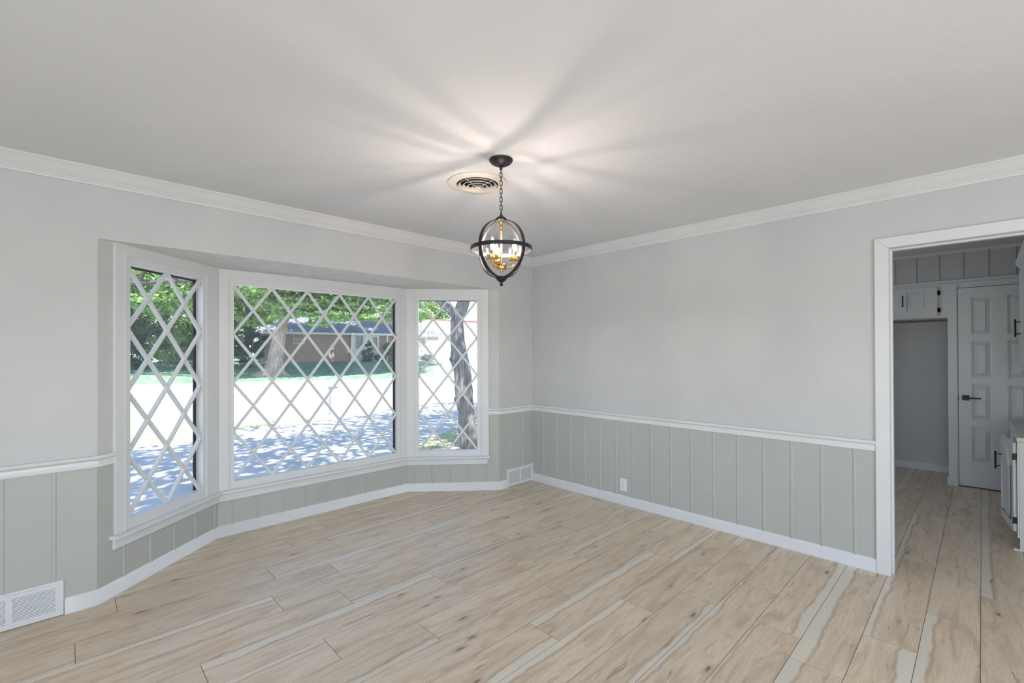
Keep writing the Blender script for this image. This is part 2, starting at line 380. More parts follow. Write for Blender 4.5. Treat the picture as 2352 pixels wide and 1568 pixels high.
for k in range(-3, 32):
    y1 = PY0-k*PW; y0 = y1-PW
    if y0 < YR: break
    x = JO.get(k, -3.1+.37*(k*7 % 5)); 
    while x > XW: x -= PL
    while x < 3.65:
        a, b = max(x, XW), min(x+PL, 3.65)
        x += PL
        if b-a < .03: continue
        poly = [(a+g, y0+g), (b-g, y0+g), (b-g, y1-g), (a+g, y1-g)]
        if y1 > .02:
            poly = clip_poly(poly, F1.out.x, F1.out.y, F1.out.dot(P0)+.02); poly = clip_poly(poly, F3.out.x, F3.out.y, F3.out.dot(P3)+.02); poly = clip_poly(poly, 0, 1, P1.y+.02)
        if len(poly) < 3: continue
        vis = any(in_view(px, py) for px, py in poly+[((a+b)/2, (y0+y1)/2)])
        if not vis:
            rest_cells.append(poly); continue
        bm = bmesh.new(); ox, oy = a, y0
        hull(bm, [(px-ox, py-oy, -.012) for px, py in poly], [(px-ox, py-oy, 0) for px, py in poly])
        o = put('plank', bm, 'plank', FL); o.location = (ox, oy, 0)
for poly in rest_cells: poly_prism(rest, poly, -.012, 0)
if rest_cells: put('plank_field', rest, 'plank', FL, kind='stuff')

# ------------------------------------------------------------------ trim runs
A2 = lambda v: (v.x, v.y)
def prof_z(p, dz): return [(d, z+dz) for d, z in p]
CROWN = [(0, 2.44), (.0745, 2.44), (.0745, 2.430), (.069, 2.426), (.066, 2.424), (.058, 2.414), (.047, 2.399), (.036, 2.386), (.029, 2.381), (.029, 2.376), (.023, 2.374), (.021, 2.368), (.0125, 2.362), (.0115, 2.353), (.008, 2.351), (0, 2.351)]
put('trim_1', sweep(bmesh.new(), [(XW, 0), (0, 0), (0, YR)], CROWN), 'trim', smooth=True, kind='structure')
RAIL = [(0, .7695), (.011, .7695), (.013, .772), (.010, .776), (.010, .806), (.013, .809), (.016, .814), (.024, .818), (.026, .824), (.024, .830), (.020, .835), (0, .835)]
put('trim_2', sweep(bmesh.new(), [(XW, 0), A2(P0), A2(P0+F1.d*.094)], RAIL), 'trim', smooth=True, kind='structure')
put('trim_3', sweep(bmesh.new(), [A2(P2+F3.d*.834), A2(P3), (0, 0), (0, -3.004)], RAIL), 'trim', smooth=True, kind='structure')
BASE = [(0, 0), (.016, 0), (.016, .010), (.013, .020), (.012, .068), (.010, .076), (.005, .084), (0, .086)]
VL, VR = -3.706, -.372
put('baseboard_left', sweep(bmesh.new(), [(VL+.004, 0), A2(P0), A2(P1), A2(P2), A2(P3), (VR-.004, 0)], BASE), 'trim', smooth=True, kind='structure')
put('baseboard_right', sweep(bmesh.new(), [(0, -.006), (0, -3.003)], BASE), 'trim', smooth=True, kind='structure')
put('baseboard_rear', sweep(bmesh.new(), [(XW, YR+.5), (XW, 0), (-4.112, 0)], BASE), 'trim', smooth=True, kind='structure')
STOOL = [(0, .332), (.055, .332), (.060, .336), (.060, .350), (.055, .354), (0, .354)]
put('trim_4', sweep(bmesh.new(), [A2(P0+F1.d*.066), A2(P1), A2(P2), A2(P2+F3.d*.846)], STOOL), 'trim', kind='structure')
APRON = [(0, .269), (.018, .269), (.021, .272), (.021, .332), (0, .332)]
put('trim_5', sweep(bmesh.new(), [A2(P0+F1.d*.085), A2(P1), A2(P2), A2(P2+F3.d*.822)], APRON), 'trim', kind='structure')
# door casing of the kitchen doorway (one mitred architrave) and its jamb
bm = bmesh.new()
def casing_xz(bm, y0, y1, d0, d1): pass
cz = [(-3.002, 0), (-3.074, 0), (-3.074, DT), (-3.002, DT+.066)]
hull(bm, [(-.018, y, z) for y, z in cz], [(0, y, z) for y, z in cz])
cz = [(-3.002, DT+.066), (-3.074, DT), (-4.60, DT), (-4.672, DT+.066)]
hull(bm, [(-.018, y, z) for y, z in cz], [(0, y, z) for y, z in cz])
cz = [(-4.672, 0), (-4.60, 0), (-4.60, DT), (-4.672, DT+.066)]
hull(bm, [(-.018, y, z) for y, z in cz], [(0, y, z) for y, z in cz])
bev(bm, .003)
put('trim_6', bm, 'trim', kind='structure')
bm = bmesh.new()
box(bm, .001, .121, DJ, DJ+.0115, .001, DT+.0115); box(bm, .001, .121, -4.6, DJ, DT, DT+.0115); box(bm, .05, .085, DJ-.010, DJ, .001, DT); box(bm, .05, .085, -4.6, DJ-.010, DT-.010, DT)
put('trim_7', bm, 'trim', kind='structure')

# ------------------------------------------------------------------ wainscot boards and battens: each one a part of its wall
def wains(wall, T, s0, s1, z0, z1, bat, bw=.020):
    edges = sorted(bat); cuts = [s0]+edges+[s1]
    for a, b in zip(cuts[:-1], cuts[1:]):
        if b-a > .012: put('wainscot_panel', B(a+.0015, b-.0015, -.004, .001, z0, z1, T=T), 'wains', wall)
    for s in edges:
        bm = bmesh.new(); lo, hi = max(s-bw/2, s0), min(s+bw/2, s1)
        hull(bm, [T(lo, -.004, z0), T(hi, -.004, z0), T(hi-.004, -.008, z0), T(lo+.004, -.008, z0)], [T(lo, -.004, z1), T(hi, -.004, z1), T(hi-.004, -.008, z1), T(lo+.004, -.008, z1)])
        put('batten', bm, 'wains', wall)
TL = lambda s, o, z: (s, o, z)
TR = lambda s, o, z: (-o, -s, z) if False else (o, -s, z)
wains(WL, TL, XW, P0.x, .07, .775, [-3.743-.187*i for i in range(14)])
wains(WL, TL, P3.x, -.003, .07, .775, [-.331, -.149])
wains(WR, TR, .003, 3.004, .07, .775, [.168, .349, .535, .717, .897, 1.076, 1.256, 1.437, 1.621, 1.800, 1.982, 2.164, 2.346, 2.527, 2.709, 2.891])
wains(WB1, F1.T, 0, F1.L, .07, .275, [.160, .345, .530, .714, .905])
wains(WB1, F1.T, 0, .088, .275, .775, [])
wains(WB2, F2.T, 0, F2.L, .07, .275, [.098, .278, .467, .655, .838, 1.018, 1.204, 1.392, 1.574])
wains(WB3, F3.T, 0, F3.L, .07, .275, [.077, .260, .443, .624, .808])
wains(WB3, F3.T, .838, F3.L, .275, .775, [])

# ------------------------------------------------------------------ bay windows
def window(name, f, w, casL, casR, grL, grR, nx, ny, depth, strips, bar):
    s0, s1, z0, z1 = OPEN[w]; c = f.T((s0+s1)/2, 0, z0)
    root = empty(name, c, kind='structure')
    T = f.T; zt = HEAD; zg = 2.0
    # flat casing, mitred at its heads
    bm = bmesh.new()
    def slab(p, o0, o1): hull(bm, [T(s, o0, z) for s, z in p], [T(s, o1, z) for s, z in p])
    slab([(casL, .354), (grL, .354), (grL, zg), (casL, zt-.001)], -.020, 0)
    slab([(grR, .354), (casR, .354), (casR, zt-.001), (grR, zg)], -.020, 0)
    slab([(casL, zt-.001), (grL, zg), (grR, zg), (casR, zt-.001)], -.020, 0)
    put('casing', bm, 'trim', root)
    # sash frame, its inner side is the reveal
    bm = bmesh.new(); o0 = -.013; o1 = depth+.006; zb = .354; k = .003
    slab([(grL+k, zb), (s0, z0), (s0, z1), (grL+k, zg-k)], o0, o1); slab([(s1, z0), (grR-k, zb), (grR-k, zg-k), (s1, z1)], o0, o1)
    slab([(grL+k, zg-k), (s0, z1), (s1, z1), (grR-k, zg-k)], o0, o1); slab([(grL+k, zb), (grR-k, zb), (s1, z0), (s0, z0)], o0, o1)
    bm.faces.ensure_lookup_table()
    put('sash_frame', bm, 'trim', root)
    # thin step bead between casing and sash
    bm = bmesh.new(); b0, b1 = -.024, -.012; e = .007
    slab([(grL-.001, .354), (grL+e, .354), (grL+e, zg-e), (grL-.001, zg+.001)], b0, b1); slab([(grR-e, .354), (grR+.001, .354), (grR+.001, zg+.001), (grR-e, zg-e)], b0, b1)
    slab([(grL-.001, zg+.001), (grL+e, zg-e), (grR-e, zg-e), (grR+.001, zg+.001)], b0, b1)
    put('stop_bead', bm, 'trim', root)
    # glass and weatherstrips
    put('glass_pane', B(s0-.012, s1+.012, depth, depth+.004, z0-.012, z1+.012, T=T), 'glass', root)
    for (a, b, c0, c1) in strips: put('weatherstrip', B(a, b, depth-.006, depth+.0045, c0, c1, T=T), 'gasket', root)
    # diamond lattice: every bar its own part
    cw = (s1-s0)/nx; ch = (z1-z0)/ny; hw = .0102
    for sgn in (1, -1):
        for n in range(1, nx+ny):
            pts = []
            for t in (0., 1.):
                pass
            # line u/cw + v/ch = n (u across, v up), u mirrored for the other family
            u_lo = max(0, (n-ny)*cw); u_hi = min(nx*cw, n*cw)
            pa = (u_lo, (n-u_lo/cw)*ch); pb = (u_hi, (n-u_hi/cw)*ch)
            if sgn < 0: pa = (s1-s0-pa[0], pa[1]); pb = (s1-s0-pb[0], pb[1])
            a = Vector((s0+pa[0], z0+pa[1])); b = Vector((s0+pb[0], z0+pb[1])); d = (b-a).normalized(); nn = Vector((-d.y, d.x))
            ext = .008; a = a-d*ext; b = b+d*ext
            fr = .0005 if sgn > 0 else 0.0
            prof = [(-hw, bar), (-hw, .006+fr), (-hw*.62, -.001+fr), (hw*.62, -.001+fr), (hw, .006+fr), (hw, bar)]
            bm = bmesh.new()
            hull(bm, [T((a+nn*q).x, o, (a+nn*q).y) for q, o in prof], [T((b+nn*q).x, o, (b+nn*q).y) for q, o in prof])
            put('muntin', bm, 'trim', root)
    return root
s1o = OPEN[1][1]; s2o = OPEN[2][1]
window('window_1', F1, 1, .092, F1.L+.008, .146, .806, 2, 4, .050, [(s1o-.018, s1o+.002, .41, 1.947), (.19, s1o, 1.934, 1.947)], .022)
window('window_2', F2, 2, -.008, F2.L+.008, .066, 1.580, 5, 4, .026, [(s2o-.020, s2o+.002, .41, 1.947)], .016)
window('window_3', F3, 3, -.008, .836, .077, .766, 2, 4, .040, [(.12, .719, 1.939, 1.947)], .020)

# ------------------------------------------------------------------ registers, outlets, ceiling diffuser
def register(name, xr, label, dirty):
    root = empty(name, (xr-.199, 0, 0), label, 'vent register', 'white wall registers at floor level')
    wd, h, t = .398, .190, .015; x0 = xr-wd; m = .031; dv = .024; sw = (wd-2*m-dv)/2
    S_ = [(x0+m, x0+m+sw), (x0+m+sw+dv, xr-m)]; zb, zt = .034, .156
    bm = bmesh.new()
    for a, b, c, d in [(x0, xr, .004, zb), (x0, xr, zt, h), (x0, S_[0][0], zb, zt), (S_[0][1], S_[1][0], zb, zt), (S_[1][1], xr, zb, zt)]: box(bm, a, b, -t, -.0005, c, d)
    bmesh.ops.remove_doubles(bm, verts=bm.verts[:], dist=1e-5)
    put('face_plate', bm, 'trim', root)
    put('top_lip', bev(B(x0, xr, -t-.004, -t, h-.014, h), .0015), 'trim', root)
    put('duct_backing', B(x0+m-.004, xr-m+.004, -.0035, -.0005, zb-.004, zt+.004), 'duct', root)
    src = None; n = 16; p = (zt-zb)/n
    for a, b in S_:
        for i in range(n):
            z = zb+p*(i+.5); bm = bmesh.new()
            hull(bm, [(a, -.013, z-.0030), (a, -.0125, z+.0012), (a, -.006, z+.0030), (a, -.0065, z-.0012)], [(b, -.013, z-.0030), (b, -.0125, z+.0012), (b, -.006, z+.0030), (b, -.0065, z-.0012)])
            if not dirty and a == S_[0][0] and i in (8, 9):
                for v in bm.verts: v.co.z += (.0045 if i == 9 else -.003)*(1-abs((v.co.x-(a+b)/2)/(b-a)*2)*.2)
            put('louver', bm, 'trim', root)
    return root
register('wall_register', VL, 'white louvered wall register at the floor, cut off by the left edge of the photo', True)
register('wall_register', -.004, 'white louvered wall register with a bent louver in the far corner of the room', False)
def outlet(T, s, z, m, label):
    root = empty('wall_outlet', T(s, 0, z), label, 'outlet')
    put('cover_plate', bev(B(s-.036, s+.036, -.009, -.0035, z-.058, z+.058, T=T), .002), m, root)
    for dz in (.020, -.020):
        bm = bmesh.new(); ring = []
        for i in range(16):
            a = 2*pi*i/16; ring.append((s+.0165*cos(a), z+dz+max(-.0135, min(.0135, .0175*sin(a)))))
        hull(bm, [T(x, -.0085, y) for x, y in ring], [T(x, -.0112, y) for x, y in ring]); sk = put('socket', bm, m, root)
        for dx in (-.0065, .0065): put('slot', B(s+dx-.0012, s+dx+.0012, -.0118, -.0108, z+dz+.001, z+dz+.009, T=T), 'slotm', sk)
        put('ground_hole', B(s-.0028, s+.0028, -.0118, -.0108, z+dz-.010, z+dz-.005, T=T), 'slotm', sk)
    put('cover_screw', B(s-.002, s+.002, -.0105, -.0085, z-.002, z+.002, T=T), m, root)
    return root
outlet(TR, 1.157, .183, 'plastic', 'bright white duplex outlet on the wainscot of the wall right of the corner')
outlet(F2.T, .792, .168, 'wains', 'wainscot-coloured duplex outlet under the wide middle bay window')

vx, vy = -1.897, -1.334
V = empty('ceiling_vent', (vx, vy, H), 'round cream ceiling diffuser with concentric rings beside the pendant lamp', 'ceiling vent')
put('flange', lathe(bmesh.new(), [(.180, -.001), (.181, -.006), (.165, -.012), (.140, -.011), (.1275, -.012), (.1265, -.0005)], (vx, vy, H), 64), 'cream', V, True)
put('duct_opening', lathe(bmesh.new(), [(0, -.002), (.127, -.002), (.127, -.0005), (0, -.0005)], (vx, vy, H), 48), 'duct', V)
for r, dz in ((.118, -.016), (.0935, -.022), (.069, -.028), (.045, -.033)):
    put('diffuser_ring', lathe(bmesh.new(), [(r, dz), (r-.0012, dz-.0016), (r-.014, dz+.010), (r-.0145, dz+.013), (r-.012, dz+.012)], (vx, vy, H), 56, True), 'cream', V, True)
put('center_cone', lathe(bmesh.new(), [(0, -.036), (.012, -.0355), (.022, -.034), (.023, -.031), (.015, -.024), (0, -.022)], (vx, vy, H), 32), 'cream', V, True)
for a in (0, 90, 180, 270):
    ca, sa = cos(radians(a+12)), sin(radians(a+12))
    tube_pts = [(vx+ca*.02, vy+sa*.02, H-.026), (vx+ca*.126, vy+sa*.126, H-.006)]
    put('spoke', tube(bmesh.new(), tube_pts, .0022, 6), 'cream', V)

# ------------------------------------------------------------------ pendant lamp
lx, ly = -2.024, -1.681
LP = empty('pendant_lamp', (lx, ly, H), 'black globe cage pendant with brass arms and three lit candle bulbs hanging from the ceiling', 'lamp')
put('canopy', lathe(bmesh.new(), [(0, -.0005), (.063, -.0005), (.0645, -.004), (.062, -.010), (.052, -.020), (.036, -.029), (.018, -.034), (.011, -.036), (0, -.036)], (lx, ly, H), 48), 'bronze', LP, True)
put('canopy_loop', lathe(bmesh.new(), [(0, -.035), (.011, -.035), (.012, -.040), (.008, -.044), (.008, -.052), (.0055, -.056), (0, -.056)], (lx, ly, H), 20), 'bronze', LP, True)
zt0, zb0, nl = H-.050, 2.150, 11; pitch = (zt0-zb0)/nl
for i in range(nl):
    zc = zt0-pitch*(i+.5); pts = []; hh = pitch*.5+.0045; ww = .0065
    for k in range(20):
        a = 2*pi*k/20; x = ww*cos(a); z = hh*sin(a)
        z = (hh-ww)*(1 if sin(a) > 0 else -1)*min(1, abs(sin(a))*1.6) + ww*sin(a) if True else z
        th = radians(50)+(pi/2 if i % 2 else 0); pts.append((lx+x*cos(th), ly+x*sin(th), zc+z))
    put('chain_link', tube(bmesh.new(), pts, .0019, 6, closed=True), 'bronze', LP, True)
put('top_hub', lathe(bmesh.new(), [(0, 2.158), (.004, 2.158), (.005, 2.146), (.008, 2.142), (.010, 2.137), (.022, 2.129), (.033, 2.118), (.034, 2.112), (.030, 2.108), (0, 2.108)], (lx, ly, 0), 36), 'bronze', LP, True)
put('bottom_hub', lathe(bmesh.new(), [(0, 1.812), (.030, 1.812), (.034, 1.807), (.032, 1.801), (.022, 1.790), (.012, 1.783), (.007, 1.780), (0, 1.780)], (lx, ly, 0), 36), 'bronze', LP, True)
put('finial', lathe(bmesh.new(), [(0, 1.782), (.005, 1.781), (.0055, 1.777), (.0095, 1.771), (.0095, 1.766), (.005, 1.761), (0, 1.760)], (lx, ly, 0), 20), 'bronze', LP, True)
zc, za = 1.9595, .1535
def band_hoop(ang):
    bm = bmesh.new(); n = 72; rings = []; w = .0105; t = .002
    ca, sa = cos(ang), sin(ang); px, py = -sa, ca
    for i in range(n):
        a = 2*pi*i/n; r = .158*cos(a); z = za*sin(a); nr, nz = cos(a)/.158, sin(a)/za; q = math.hypot(nr, nz); nr /= q; nz /= q
        ring = []
        for dw, dt in ((-w, t), (w, t), (w, -t), (-w, -t)):
            rr = r+nr*dt; ring.append(bm.verts.new((lx+ca*rr+px*dw, ly+sa*rr+py*dw, zc+z+nz*dt)))
        rings.append(ring)
    for i in range(n):
        A, C = rings[i], rings[(i+1) % n]
        for k in range(4): bm.faces.new((A[k], A[(k+1) % 4], C[(k+1) % 4], C[k]))
    return bm
FA = YAW                                                # direction of view in plan, hoops stand at 45 degrees to it
for k in (0, 1): put('cage_hoop', band_hoop(FA+radians(45+3)+k*pi/2), 'bronze', LP, True)
put('equator_ring', lathe(bmesh.new(), [(.1655, zc-.010), (.1655, zc+.010), (.1618, zc+.010), (.1618, zc-.010)], (lx, ly, 0), 72, True), 'bronze', LP, True)
for k in range(4):
    a = FA+radians(48)+k*pi/2; c = Vector((lx+cos(a)*.1655, ly+sin(a)*.1655, zc)); d = Vector((cos(a), sin(a), 0))
    put('screw', tube(bmesh.new(), [c-d*.002, c+d*.002], .0035, 8), 'black', LP)
put('center_rod', lathe(bmesh.new(), [(0, 2.110), (.011, 2.110), (.011, 2.098), (.007, 2.090), (.009, 2.082), (.009, 2.074), (.006, 2.068), (.008, 2.060), (.008, 2.054), (.005, 2.050), (.005, 1.872), (0, 1.872)], (lx, ly, 0), 20), 'gold', LP, True)
put('arm_hub', lathe(bmesh.new(), [(0, 1.876), (.027, 1.876), (.0285, 1.874), (.0285, 1.853), (.027, 1.851), (.008, 1.851), (.007, 1.838), (.004, 1.836), (0, 1.836)], (lx, ly, 0), 32), 'gold', LP, True)
for ph in (-8, 112, 232):
    a = radians(ph); d = (rt*cos(a) + Vector((fw.x, fw.y, 0)).normalized()*sin(a)); c = Vector((lx, ly, 0))+d*.0725
    pts = [Vector((lx, ly, 1.860))+d*.024, Vector((lx, ly, 1.860))+d*.050]
    for t in range(1, 7):
        th = t/6*pi/2; pts.append(Vector((lx, ly, 1.860))+d*(.050+.0225*sin(th))+Vector((0, 0, .0225*(1-cos(th)))))
    pts.append(Vector((c.x, c.y, 1.902)))
    arm = put('lamp_arm', tube(bmesh.new(), pts, .0042, 10), 'gold', LP, True)
    put('cup', lathe(bmesh.new(), [(0, 1.897), (.031, 1.897), (.0325, 1.899), (.0325, 1.913), (.031, 1.914), (.0305, 1.902), (0, 1.902)], (c.x, c.y, 0), 32), 'gold', arm, True)
    put('candle_sleeve', lathe(bmesh.new(), [(0, 1.902), (.0088, 1.902), (.0088, 1.943), (.006, 1.945), (0, 1.945)], (c.x, c.y, 0), 20), 'gold', arm, True)
    put('filament', lathe(bmesh.new(), [(0, 1.958), (.0045, 1.961), (.0045, 1.982), (0, 1.985)], (c.x, c.y, 0), 10), 'filament', arm)
    put('bulb', lathe(bmesh.new(), [(0, 1.946), (.006, 1.946), (.010, 1.955), (.0125, 1.967), (.0115, 1.980), (.007, 1.996), (.0025, 2.010), (0, 2.013)], (c.x, c.y, 0), 16), 'bulb', arm, True)
    put('glass_shade', lathe(bmesh.new(), [(.0300, 1.905), (.0312, 1.905), (.0314, 2.028), (.0308, 2.030), (.0302, 2.028)], (c.x, c.y, 0), 40, True), 'lampglass', arm, True)

# ------------------------------------------------------------------ kitchen beyond the doorway
KX = 2.983; KH = 2.462; KYS = -4.75
bm = bmesh.new()
box(bm, KX, KX+.1, -3.30, -3.23, 0, 1.762); box(bm, KX, KX+.1, -3.30, -1.0, 1.762, KH)
box(bm, KX, KX+.1, -3.912, -3.30, 2.066, KH); box(bm, KX, KX+.1, KYS, -3.912, 0, KH); box(bm, KX, KX+.1, -2.2, -1.0, 0, 1.762); box(bm, KX+.06, KX+.1, -3.96, -3.25, 0, 2.1)  # last box: unseen backing added to stop light leaking round the door
WK = put('wall_kitchen_far', bm, 'trim', kind='structure')
bm = bmesh.new(); box(bm, 3.60, 3.70, -3.4, -2.0, 0, 1.80); box(bm, KX+.1, 3.6, -3.33, -3.23, 0, 1.80); box(bm, KX+.1, 3.6, -2.2, -2.1, 0, 1.80)
put('wall_niche', bm, 'wall', kind='structure')
put('baseboard_niche', sweep(bmesh.new(), [(3.60, -2.2), (3.60, -3.23)], BASE), 'trim', kind='structure')
put('wall_kitchen_right', B(.12, 3.7, KYS-.1, KYS, 0, KH), 'wall', kind='structure')
bm = bmesh.new(); box(bm, .12, 1.0, -1.0, -.9, 0, KH); box(bm, 2.0, 3.7, -1.0, -.9, 0, KH); box(bm, 1.0, 2.0, -1.0, -.9, 0, 1.15); box(bm, 1.0, 2.0, -1.0, -.9, 2.05, KH)
put('wall_kitchen_left', bm, 'wall', kind='structure')
bm = bmesh.new(); box(bm, .0, 3.75, KYS-.1, -.9, KH, KH+.1)
put('ceiling_kitchen', bm, 'ceil', kind='structure')
# frieze: boards, battens, mouldings
TK = lambda s, o, z: (KX+o, -s, z)
fb = [2.79, 2.972, 3.154, 3.337, 3.520, 3.708, 3.89]
cuts = [2.3]+fb+[4.44]
for a, b in zip(cuts[:-1], cuts[1:]): put('frieze_panel', B(a+.002, b-.002, -.004, .001, 2.15, 2.435, T=TK), 'wall', WK)
for s in fb: put('frieze_batten', bev(B(s-.009, s+.009, -.014, -.003, 2.15, 2.435, T=TK), .002), 'wall', WK)
KT = [(0, 2.43), (.010, 2.43), (.012, 2.442), (.018, 2.448), (.020, 2.461), (0, 2.461)]
put('trim_8', sweep(bmesh.new(), [(KX, -1.02), (KX, KYS)], KT), 'trim', kind='structure')
KM = [(0, 2.100), (.012, 2.100), (.014, 2.112), (.018, 2.116), (.030, 2.126), (.036, 2.132), (.036, 2.150), (.030, 2.153), (0, 2.153)]
put('trim_9', sweep(bmesh.new(), [(KX, -1.02), (KX, KYS)], KM), 'trim', kind='structure')
bm = bmesh.new(); box(bm, KX-.012, KX+.0, -3.292, -3.226, .0, 2.10); box(bm, KX-.024, KX-.010, -3.298, -3.216, .0, .085)
put('trim_10', bm, 'trim', kind='structure')
# eight-panel door
D1 = empty('door_1', (KX, -3.605, 0), kind='structure')
dy0, dy1, dz0, dz1 = 3.304, 3.906, .014, 2.060
cy = [(3.400, 3.547), (3.655, 3.802)]; rz = [(.268, .622), (.700, 1.068), (1.132, 1.512), (1.572, 1.960)]
bm = bmesh.new(); ff, fb_ = -.004, .034
for a, b in ((dy0, cy[0][0]), (cy[0][1], cy[1][0]), (cy[1][1], dy1)): box(bm, a, b, ff, fb_, dz0, dz1, T=TK)
for a, b in cy:
    for c, d in zip([dz0]+[z[1] for z in rz], [z[0] for z in rz]+[dz1]): box(bm, a, b, ff, fb_, c, d, T=TK)
bmesh.ops.remove_doubles(bm, verts=bm.verts[:], dist=1e-5)
put('door_frame', bm, 'trim', D1)
def raised(T, a, b, c, d, m, parent, base=.010, top=-.001, marg=.012, slope=.032, name='panel'):
    bm = bmesh.new()
    r0 = [(a, c), (b, c), (b, d), (a, d)]; i1 = [(a+marg, c+marg), (b-marg, c+marg), (b-marg, d-marg), (a+marg, d-marg)]; k = marg+slope; i2 = [(a+k, c+k), (b-k, c+k), (b-k, d-k), (a+k, d-k)]
    V0 = [bm.verts.new(T(x, base+.012, z)) for x, z in r0]; V1 = [bm.verts.new(T(x, base, z)) for x, z in r0]; V2 = [bm.verts.new(T(x, base, z)) for x, z in i1]
    V3 = [bm.verts.new(T(x, top+.003, z)) for x, z in i2]; V4 = [bm.verts.new(T(x+(.002 if i in (0, 3) else -.002), top, z+(.002 if i < 2 else -.002))) for i, (x, z) in enumerate(i2)]
    bm.faces.new(V0[::-1]); bm.faces.new(V4)
    for A, C in ((V0, V1), (V1, V2), (V2, V3), (V3, V4)):
        for i in range(4): bm.faces.new((A[i], A[(i+1) % 4], C[(i+1) % 4], C[i]))
    return put(name, bm, m, parent)
for a, b in cy:
    for c, d in rz: raised(TK, a, b, c, d, 'trim', D1)
hd = put('lever_rose', bev(B(3.329, 3.383, -.020, -.004, .898, .950, T=TK), .002), 'black', D1)
put('lever', bev(B(3.350, 3.468, -.056, -.044, .916, .930, T=TK), .002), 'black', hd); put('spindle', B(3.352, 3.364, -.046, -.018, .917, .929, T=TK), 'black', hd)
put('latch_plate', B(3.300, 3.305, -.008, .02, .895, .950, T=TK), 'black', D1)
# cabinet above the niche
OC = empty('overhead_cabinet', (KX+.25, -2.75, 1.765), 'white cabinet built in over the open niche left of the kitchen door', 'cabinet')
put('cabinet_bottom', B(2.205, 3.225, .102, .60, 1.749, 1.759, T=TK), 'rough_wood', OC)
bm = bmesh.new(); a, b, c, d = 2.79, 3.147, 1.778, 2.096
dr = bmesh.new(); box(dr, a, a+.105, -.020, -.001, c, d, T=TK); box(dr, b-.072, b, -.020, -.001, c, d, T=TK); box(dr, a+.105, b-.072, -.020, -.001, c, c+.058, T=TK); box(dr, a+.105, b-.072, -.020, -.001, d-.040, d, T=TK)
bmesh.ops.remove_doubles(dr, verts=dr.verts[:], dist=1e-5); bm.free()
cd = put('cabinet_door', dr, 'trim', OC)
raised(TK, a+.105, b-.072, c+.058, d-.040, 'trim', cd, -.010, -.018, .004, .03, 'door_panel')
def bar_pull(T, s, z0, z1, o, parent, name='bar_handle', rad=.006, stand=.034, inset=.022):
    bm = bmesh.new(); tube(bm, [T(s, o-stand, z0), T(s, o-stand, z1)], rad, 10)
    for z in (z0+inset, z1-inset): tube(bm, [T(s, o, z), T(s, o-stand, z)], rad*.62, 8)
    return put(name, bm, 'black', parent, True)
bar_pull(TK, 2.868, 1.893, 2.020, -.020, cd)
for z in (2.029, 1.845):
    bm = bmesh.new(); hull(bm, [TK(3.147, -.022, z-.016), TK(3.155, -.016, z-.028), TK(3.172, -.010, z-.020), TK(3.172, -.010, z+.020), TK(3.155, -.016, z+.028), TK(3.147, -.022, z+.016)], [TK(3.147, -.001, z-.016), TK(3.155, -.001, z-.028), TK(3.172, -.001, z-.020), TK(3.172, -.001, z+.020), TK(3.155, -.001, z+.028), TK(3.147, -.001, z+.016)])
    put('hinge', bm, 'black', OC)

# base cabinet of the kitchen counter, its ajar door, worktop and the upper cabinet
BC = empty('base_cabinet', (1.7, -3.95, 0), 'white base cabinet just inside the doorway with an ajar cathedral-panel door', 'cabinet')
bx0, bx1, fy = 1.10, 2.30, -3.662
put('cabinet_body', B(bx0, bx1, -4.30, fy, .09, .763), 'trim', BC)
put('toe_kick', B(bx0+.01, bx1, -4.30, fy-.045, .001, .09), 'trim', BC)
put('shoe_molding', sweep(bmesh.new(), [(bx0, -4.30), (bx0, -3.635), (bx0+.02, -3.635)][::-1], [(0, .001), (.010, .001), (.009, .008), (.004, .012), (0, .012)]), 'trim', BC)
put('end_panel', B(bx0-.004, bx0, -4.30, fy+.006, .001, .763), 'pale', BC)
put('face_stile', B(bx0, bx0+.03, fy, fy+.016, .09, .763), 'trim', BC)
put('drawer_front', bev(B(1.62, 2.24, fy, fy+.018, .60, .745), .003), 'trim', BC)
put('far_door', bev(B(1.62, 2.24, fy, fy+.018, .12, .58), .003), 'trim', BC)
th = radians(7.0); hx, hy = bx0+.022, fy+.018; dd = Vector((cos(th), sin(th))); dn = Vector((-sin(th), cos(th)))
TD = lambda s, o, z: (hx+dd.x*s-dn.x*o, hy+dd.y*s-dn.y*o, z)
dw, c, d = .42, .125, .752
bm = bmesh.new(); box(bm, 0, dw, -.018, 0, c, d, T=TD); bd = put('cabinet_door', bev(bm, .003), 'trim', BC)
bm = bmesh.new(); x0_, x1_ = .06, dw-.06; zlo, zs, zp = c+.07, d-.17, d-.06
outline = [(x0_, zlo), (x1_, zlo), (x1_, zs)]+[(x1_+(x0_-x1_)*t, zs+(zp-zs)*(sin(pi*min(1, max(0, (t-.15)/.7)))**1.3)) for t in [i/12 for i in range(1, 12)]]+[(x0_, zs)]
tube(bm, [TD(x, -.020, z) for x, z in outline], .006, 6, closed=True); put('routed_bead', bm, 'trim', bd, True)
mid = [((x-.21)*.74+.21, (z-.42)*.86+.42) for x, z in outline]
bm = bmesh.new(); hull(bm, [TD(x, -.018, z) for x, z in mid], [TD((x-.21)*.9+.21, -.023, (z-.42)*.95+.42) for x, z in mid]); put('door_panel', bm, 'trim', bd)
bar_pull(TD, dw-.035, .49, .625, -.018, bd)
for z in (.655, .205): put('hinge', bev(B(bx0+.006, bx0+.028, fy+.004, fy+.040, z-.022, z+.022), .002), 'black', BC)
WTOP = put('worktop', bev(B(bx0-.012, bx1+.02, -4.33, -3.642, .765, .796), .008, 2), 'pale')
tag(WTOP, 'pale beige worktop lying on the white base cabinet in the kitchen', 'countertop')
